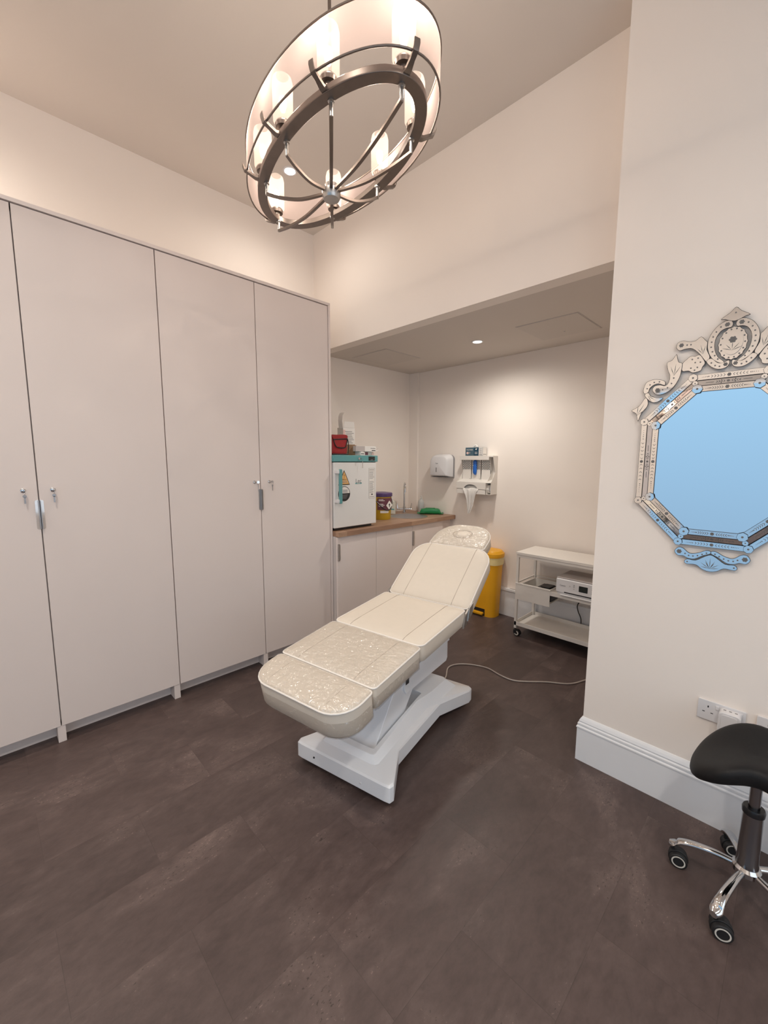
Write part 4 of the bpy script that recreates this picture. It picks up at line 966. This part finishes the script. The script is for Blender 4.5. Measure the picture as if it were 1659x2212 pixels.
if abs(O6[0][0]) > .268: O2, O3, O4, O5, O6 = [scaled(OC, -d) for d in (.021, .023, .043, .0445, .066)]
MB().prism(O2, .001, .010, M=BM).build('backboard', 'mirror_back', mir, smooth=False)
MB().prism(scaled(OC, .060 if abs(scaled(OC, .06)[0][0]) < .268 else -.060), .010, .0285, 0, M=BM, side=1).build('mirror_glass', ['mirror_glass', 'mirror_back'], mir, smooth=False)
def plate(g, poly, th, F_, b_=.0009):
    n_ = len(poly); A = sum(poly[i][0]*poly[(i+1) % n_][1]-poly[(i+1) % n_][0]*poly[i][1] for i in range(n_))
    if A < 0: poly = list(reversed(poly))
    g.prism(poly, -th, -.0003, 1, F_)
    g.prism(scaled(poly, b_), -.0002, 0, 0, F_, side=1)
def disc_marks(mb, F_, pts, r_, mi=2, w_=.0004):
    for x, y in pts: mb.prism(circ(x, y, r_, n=8), w_, w_+.0003, mi, F_)
def flower(mb, F_, x, y, r_, mi=2):
    for k in range(6):
        a = 2*PI*k/6; mb.prism(circ(x+r_*.62*math.cos(a), y+r_*.62*math.sin(a), r_*.38, n=7), .0004, .0007, mi, F_)
    mb.prism(circ(x, y, r_*.35, n=7), .0004, .0007, mi, F_)
def chevron(mb, F_, x, y, s_, dirn, mi=2):
    t_ = s_*.26
    for q in (-1, 1): mb.prism([(x, y), (x+dirn*s_*.9, y+q*s_), (x+dirn*(s_*.9+t_), y+q*(s_-t_*.4)), (x+dirn*t_*1.6, y)], .0004, .0007, mi, F_)
def etch_band(mb, F_, L_, wd, dots=5, chev=5):
    flower(mb, F_, 0, 0, wd*.34)
    sp = (L_/2-wd*.9)/(chev+dots*.55+1)
    for q in (-1, 1):
        x = q*wd*.55
        for k in range(chev): chevron(mb, F_, x+q*sp*k, 0, wd*.27, q); 
        x += q*sp*(chev+.4)
        for k in range(dots): mb.prism(circ(x+q*sp*.55*k, 0, max(.0010, wd*(.10-.012*k)), n=7), .0004, .0007, 2, F_)
def band(A_, B_, wA, wB, name, etch=True, th=.004, style=0):
    """eight mirrored strips between octagons A (outer) and B (inner), at heights wA and wB"""
    for i in range(8):
        a, b = Vector(A_[i]), Vector(A_[(i+1) % 8]); c, d = Vector(B_[i]), Vector(B_[(i+1) % 8])
        p = [BM @ Vector((a.x, a.y, wA)), BM @ Vector((b.x, b.y, wA)), BM @ Vector((d.x, d.y, wB)), BM @ Vector((c.x, c.y, wB))]
        mid = (p[0]+p[1]+p[2]+p[3])/4; r_ = (p[1]-p[0]).normalized(); u_ = ((p[3]+p[2])-(p[0]+p[1])).normalized()
        F_ = frame(mid, r_, u_)
        if F_.col[2].to_3d().y > 0:
            r_ = -r_; F_ = frame(mid, r_, u_)
        Fi = F_.inverted(); q = [Fi @ v for v in p]; poly = [(v.x, v.y) for v in q]
        g = MB(); plate(g, poly, th, F_)
        L_ = (p[1]-p[0]).length; wd = ((p[3]+p[2])/2-(p[0]+p[1])/2).length
        # bevelled bright edge line
        if etch:
            if style == 0: etch_band(g, F_, L_-.03, wd*.9)
            else:
                flower(g, F_, 0, 0, wd*.22)
                for s_ in (-1, 1):
                    for k in range(4): chevron(g, F_, s_*(wd*.4+wd*.32*k), 0, wd*.22, s_)
                    for k in range(2): g.prism(circ(s_*(wd*.9), (k-.5)*wd*.5, wd*.10, n=7), .0004, .0007, 2, F_)
                    g.prism([(s_*(wd*1.9), -.0006), (s_*(wd*3.0), -.0006), (s_*(wd*3.0), .0006), (s_*(wd*1.9), .0006)], .0004, .0007, 2, F_)
        g.build(name, ['mirror_silver', 'mirror_back', 'etched'], mir, smooth=False)
band(O1, O2, .0165, .0165, 'outer_strip')
band(O3, O4, .0185, .0275, 'middle_strip', style=1)
band(O5, O6, .0325, .0337, 'inner_strip')
def hexa(cx, cz, r_, w_, name='corner_tile', n=7, rot=0):
    g = MB(); Fh = BM @ Matrix.Translation((cx, cz, w_))
    plate(g, [(r_*math.cos(2*PI*k/n+rot), r_*math.sin(2*PI*k/n+rot)) for k in range(n)], .003, Fh)
    ring = [(r_*.97*math.cos(2*PI*k/n+rot), r_*.97*math.sin(2*PI*k/n+rot)) for k in range(n)]
    g.prism(circ(0, 0, r_*.22, n=8), .0004, .0007, 2, Fh)
    g.build(name, ['mirror_silver', 'mirror_back', 'etched'], mir, smooth=False)
for i in range(8):
    a, b = O1[i], O2[i]; hexa((a[0]+b[0])/2, (a[1]+b[1])/2, .0155, .0215, rot=.3*i)
    a, b = O5[i], O6[i]; hexa((a[0]+b[0])/2, (a[1]+b[1])/2, .0175, .0385, n=7, rot=.4*i)
    a, b = O3[i], O4[i]; hexa((a[0]+b[0])/2, (a[1]+b[1])/2, .010, .0305, rot=.2*i, n=8)
def orn(pts, name='crest_piece', marks=(), flowers=(), w_=.014, k=3, mirror=False, leaves=()):
    """flat mirrored ornament cut to outline, world x,z points"""
    for q in ((1, -1) if mirror else (1,)):
        P = [mv(*p) for p in pts]; P = [(x*q, y) for x, y in P]
        P = smooth_poly(P, k)
        Fh = BM @ Matrix.Translation((0, 0, w_)); g = MB(); plate(g, P, .004, Fh, .0012)
        cx_ = sum(p[0] for p in P)/len(P); cy_ = sum(p[1] for p in P)/len(P)
        for mx_, mz_ in marks:
            x, z = mv(mx_, mz_); g.prism(circ(x*q, z, .0028, n=8), .0004, .0007, 2, Fh)
        for mx_, mz_, r_ in flowers:
            x, z = mv(mx_, mz_); flower(g, Fh, x*q, z, r_)
        for lx, lz, ang, ln in leaves:
            x, z = mv(lx, lz); x *= q
            for da in (-25, 0, 25):
                a = R(ang+da) if q == 1 else R(180-ang-da)
                dx, dy = math.cos(a), math.sin(a); l2 = ln*(1 if da == 0 else .85)
                g.prism([(x, z), (x+dx*l2*.5-dy*.0011, z+dy*l2*.5+dx*.0011), (x+dx*l2, z+dy*l2), (x+dx*l2*.5+dy*.0011, z+dy*l2*.5-dx*.0011)], .0004, .0007, 2, Fh)
        g.build(name, ['mirror_silver', 'mirror_back', 'etched'], mir, smooth=False)
        # backing slightly larger and dark
        B_ = [(cx_+(x-cx_)*1.03, cy_+(y-cy_)*1.03) for x, y in P]
CXM = MC[0]
def arc_pts(p, n_): 
    out = []
    for i in range(n_):
        t_ = i/(n_-1)*(len(p)-1); k_ = min(int(t_), len(p)-2); f = t_-k_
        out.append((p[k_][0]+(p[k_+1][0]-p[k_][0])*f, p[k_][1]+(p[k_+1][1]-p[k_][1])*f))
    return out
# crest: finial, oval medallion, two big C scrolls and the wings
orn([(-.2235, 2.000), (-.208, 1.984), (-.183, 1.966), (-.195, 1.962), (-.2235, 1.951), (-.252, 1.962), (-.264, 1.966), (-.239, 1.984)], marks=[(-.2235, 1.980)], w_=.016)
sc_ = []
for k_ in range(48):
    a = 2*PI*k_/48; f = 1+.035*math.cos(16*a)*1.0
    sc_.append((CXM+.041*f*math.cos(a), 1.876+.057*f*math.sin(a)))
orn(sc_, marks=[(CXM+.034*math.cos(2*PI*k_/14), 1.876+.050*math.sin(2*PI*k_/14)) for k_ in range(14)], w_=.012, k=1)
g = MB(); Fh = BM @ Matrix.Translation((0, 0, .0155)); g.prism(circ(0, 1.879-MC[1], .029, .0435, 36), -.003, 0, 0, Fh, side=1); g.prism(circ(0, 1.879-MC[1], .0275, .042, 36), .0001, .0002, 0, Fh, side=0)
flower(g, Fh, 0, 1.888-MC[1], .012)
for ang in (20, 50, 90, 130, 160):
    a = R(ang); z0_ = 1.851-MC[1]; ln = .030 if ang != 90 else .034
    g.prism([(0, z0_), (math.cos(a)*ln*.5-math.sin(a)*.0012, z0_+math.sin(a)*ln*.5+math.cos(a)*.0012), (math.cos(a)*ln, z0_+math.sin(a)*ln), (math.cos(a)*ln*.5+math.sin(a)*.0012, z0_+math.sin(a)*ln*.5-math.cos(a)*.0012)], .0004, .0007, 2, Fh)
g.build('medallion', ['mirror_silver', 'mirror_back', 'etched'], mir, smooth=False)
Cc = [(-.2275, 1.944), (-.236, 1.957), (-.256, 1.955), (-.278, 1.938), (-.295, 1.904), (-.295, 1.866), (-.281, 1.832), (-.258, 1.812), (-.243, 1.810), (-.246, 1.818), (-.262, 1.834), (-.273, 1.862), (-.274, 1.896), (-.262, 1.922), (-.246, 1.931), (-.232, 1.932)]
orn(Cc, mirror=True, flowers=[(-.244, 1.944, .008)], marks=[(-.262, 1.939), (-.274, 1.924), (-.282, 1.908), (-.285, 1.890), (-.285, 1.872), (-.280, 1.855), (-.272, 1.840), (-.262, 1.826)], w_=.015)
orn([(-.296, 1.823), (-.281, 1.832), (-.262, 1.814), (-.245, 1.811), (-.230, 1.818), (-.2265, 1.806), (-.236, 1.792), (-.258, 1.789), (-.280, 1.801)], mirror=True, flowers=[(-.238, 1.804, .007)], marks=[(-.255, 1.799), (-.268, 1.804), (-.280, 1.815)], w_=.015)
orn([(-.395, 1.892), (-.390, 1.908), (-.374, 1.913), (-.355, 1.906), (-.335, 1.905), (-.318, 1.917), (-.303, 1.900), (-.297, 1.892), (-.297, 1.866), (-.286, 1.838), (-.296, 1.822), (-.318, 1.853), (-.342, 1.877), (-.364, 1.880), (-.383, 1.877)], mirror=True, flowers=[(-.378, 1.896, .008)], marks=[(-.360, 1.894), (-.348, 1.893)], leaves=[(-.308, 1.852, 105, .036)])
orn([(-.371, 1.826), (-.357, 1.842), (-.345, 1.852), (-.332, 1.849), (-.318, 1.852), (-.306, 1.835), (-.299, 1.818), (-.306, 1.805), (-.311, 1.792), (-.335, 1.788), (-.349, 1.797), (-.369, 1.799)], mirror=True, marks=[(-.340, 1.838), (-.322, 1.840), (-.330, 1.825), (-.314, 1.824), (-.342, 1.806), (-.322, 1.806), (-.330, 1.797)], w_=.011)
orn([(-.392, 1.866), (-.387, 1.850), (-.381, 1.834), (-.370, 1.828), (-.371, 1.800), (-.375, 1.775), (-.390, 1.744), (-.415, 1.722), (-.445, 1.717), (-.463, 1.735), (-.458, 1.752), (-.438, 1.755), (-.421, 1.750), (-.410, 1.762), (-.408, 1.788), (-.415, 1.806), (-.421, 1.838), (-.405, 1.845)], mirror=True, flowers=[(-.446, 1.736, .008)], marks=[(-.428, 1.735), (-.412, 1.741), (-.400, 1.756), (-.394, 1.776)], leaves=[(-.394, 1.785, 85, .045)])
orn([(-.423, 1.752), (-.422, 1.766), (-.436, 1.775), (-.460, 1.780), (-.478, 1.776), (-.490, 1.768), (-.497, 1.741), (-.491, 1.726), (-.478, 1.731), (-.474, 1.745), (-.463, 1.756), (-.445, 1.761)], mirror=True, marks=[(-.442, 1.768), (-.460, 1.768), (-.474, 1.760), (-.483, 1.746)], w_=.011)
orn([(-.490, 1.724), (-.485, 1.710), (-.463, 1.690), (-.443, 1.689), (-.424, 1.704), (-.446, 1.706), (-.468, 1.716), (-.477, 1.729)], mirror=True, leaves=[(-.478, 1.716, -35, .030)], w_=.011)
orn([(-.486, 1.710), (-.475, 1.692), (-.478, 1.672), (-.496, 1.648), (-.507, 1.616), (-.516, 1.648), (-.534, 1.661), (-.507, 1.678)], mirror=True, leaves=[(-.512, 1.640, 62, .050)])
# pendant under the frame
orn([(-.340, 1.092), (-.329, 1.109), (-.312, 1.108), (-.290, 1.091), (-.264, 1.096), (-.240, 1.109), (-.2255, 1.108), (-.2255, 1.098), (-.246, 1.088), (-.273, 1.070), (-.295, 1.070), (-.310, 1.077), (-.328, 1.076)], mirror=True, flowers=[(-.324, 1.093, .009)], marks=[(-.304, 1.087), (-.292, 1.081), (-.278, 1.081), (-.264, 1.085), (-.250, 1.092), (-.237, 1.099)], name='pendant_piece')
orn([(-.2235, 1.094), (-.205, 1.085), (-.178, 1.066), (-.152, 1.067), (-.142, 1.056), (-.150, 1.046), (-.180, 1.048), (-.200, 1.034), (-.2235, 1.028), (-.247, 1.034), (-.267, 1.048), (-.297, 1.046), (-.305, 1.056), (-.295, 1.067), (-.269, 1.066), (-.242, 1.085)], marks=[(-.152, 1.056), (-.295, 1.056)], leaves=[(-.2235, 1.040, 90, .042), (-.2235, 1.040, 35, .034), (-.2235, 1.040, 145, .034)], name='pendant_piece')

# ================================================================== CHANDELIER
CH = Vector((-1.278, .990, 2.50)); CA = R(172.3)
ch = thing('chandelier', 'oval bronze chandelier with sheer fabric shade and eight frosted glass cylinders', 'chandelier', CH, CA)
def ell(a, b, z, n=96): return [(a*math.cos(2*PI*i/n), b*math.sin(2*PI*i/n), z) for i in range(n)]
SA, SB, ZS0, ZS1 = .483, .250, .0, .118
rings = [ell(SA, SB, ZS0), ell(SA, SB, ZS1), ell(SA-.0012, SB-.0012, ZS1), ell(SA-.0012, SB-.0012, ZS0)]
MB().loft([rings[0], rings[1]], cap0=False, cap1=False).build('fabric_shade', 'organza', ch)
for z in (ZS0, ZS1): MB().tube(ell(SA, SB, z), .0032, 8, closed=True).build('shade_rim', 'bronze_nickel', ch)
# heavy flat ring
RA, RB, ZR = .425, .192, -.018
sec = [(-.018, -.010), (.018, -.010), (.018, .010), (-.018, .010)]
rings = []
for i in range(96):
    a = 2*PI*i/96; p = Vector((RA*math.cos(a), RB*math.sin(a), ZR)); nn = Vector((math.cos(a)/RA, math.sin(a)/RB, 0)).normalized()
    rings.append([p+nn*x+Vector((0, 0, z)) for x, z in sec])
MB().loft(rings, closed=True).build('ring', 'bronze_nickel', ch, bevel=.002)
HZ = -.105
MB().lathe([(.001, HZ-.020), (.028, HZ-.019), (.033, HZ-.010), (.033, HZ+.010), (.020, HZ+.018), (.022, HZ+.03), (.010, HZ+.036), (.006, HZ+.05), (.001, HZ+.05)], 24).build('hub', 'brushed_steel', ch)
MB().tube([(0, 0, HZ+.04), (0, 0, H_CEIL-CH.z-.02)], .006, 10).build('down_rod', 'bronze_nickel', ch)
MB().lathe([(.001, H_CEIL-CH.z-.03), (.05, H_CEIL-CH.z-.028), (.06, H_CEIL-CH.z-.002), (.001, H_CEIL-CH.z-.001)], 32).build('ceiling_rose', 'bronze_nickel', ch)
ths = [8, 61, 94, 127, 175, 228, 266, 306]
def pos(th, f=1.0): return Vector((RA*f*math.cos(th), RB*f*math.sin(th), 0))
for k in range(8):
    th = R(ths[k])
    p = Vector((RA*math.cos(th), RB*math.sin(th), 0)); nn = Vector((math.cos(th)/RA, math.sin(th)/RB, 0)).normalized()
    # bracket from the ring out to the shade rim
    # reach to the shade ellipse
    q = p.copy(); 
    while (q.x/SA)**2+(q.y/SB)**2 < 1.0: q += nn*.002
    pth = [p+Vector((0, 0, ZR)), p.lerp(q, .5)+Vector((0, 0, ZR-.001)), p.lerp(q, .85)+Vector((0, 0, ZR+.008)), q+nn*.010+Vector((0, 0, ZS0-.002)), q+nn*.016+Vector((0, 0, ZS0+.014))]
    side = Vector((-nn.y, nn.x, 0)); rg = []
    for i, v in enumerate(pth):
        wdt = (.013, .009, .007, .008, .009)[i]; rg.append([v+side*wdt+Vector((0, 0, .005)), v+side*wdt-Vector((0, 0, .005)), v-side*wdt-Vector((0, 0, .005)), v-side*wdt+Vector((0, 0, .005))])
    rg = [[Vector(x_) for x_ in r__] for r__ in rg]
    MB().loft(rg).build('bracket', 'bronze_nickel', ch, bevel=.001)
    # stub and curved spoke to the hub
    s0 = p-nn*.010
    MB().tube([s0+Vector((0, 0, ZR-.008)), s0+Vector((0, 0, ZR-.014)), s0+Vector((0, 0, ZR-.016)), s0+Vector((0, 0, ZR-.052))], [.010, .010, .0055, .0055], 12).build('stub', 'brushed_steel', ch)
    hp = nn*0+Vector((p.x, p.y, 0)).normalized()*.024
    sp = smooth_path([s0+Vector((0, 0, ZR-.048)), s0.lerp(hp, .25)+Vector((0, 0, ZR-.070)), s0.lerp(hp, .6)+Vector((0, 0, HZ+.000)), hp+Vector((0, 0, HZ+.004))], 6)
    rg = []
    for i, v in enumerate(sp):
        tn = (sp[min(i+1, len(sp)-1)]-sp[max(i-1, 0)]).normalized(); sd_ = tn.cross(Vector((0, 0, 1))).normalized(); u_ = sd_.cross(tn)
        rg.append([v+sd_*.0055+u_*.004, v+sd_*.0055-u_*.004, v-sd_*.0055-u_*.004, v-sd_*.0055+u_*.004])
    MB().loft(rg).build('spoke', 'bronze_nickel', ch)
    # cup and glass cylinder
    c = (p.x, p.y, 0)
    MB().lathe([(.001, ZR+.010), (.014, ZR+.010), (.014, ZR+.022), (.024, ZR+.024), (.026, ZR+.034), (.022, ZR+.040), (.001, ZR+.040)], 24, c=c).build('candle_cup', 'bronze_nickel', ch)
    prof_ = [(.024, ZR+.040), (.0315, ZR+.044), (.0325, ZR+.15), (.029, ZR+.164), (.020, ZR+.172)]
    gl = MB().loft([[(c[0]+r_*math.cos(2*PI*j/28), c[1]+r_*math.sin(2*PI*j/28), z) for j in range(28)] for r_, z in prof_], cap0=False, cap1=False).build('glass_cylinder', 'opal_glass', ch)
    MB().lathe([(.001, ZR+.070), (.007, ZR+.074), (.011, ZR+.088), (.0125, ZR+.100), (.010, ZR+.112), (.001, ZR+.118)], 16, c=c).build('bulb_globe', 'bulb_glow', ch)
    l = bpy.data.lights.new('bulb', 'POINT'); l.energy = P_BULB; l.color = (1.0, 0.84, 0.70); l.shadow_soft_size = .010
    o = bpy.data.objects.new('bulb', l); COL.objects.link(o); o.parent = ch; o.location = (p.x, p.y, ZR+.132)
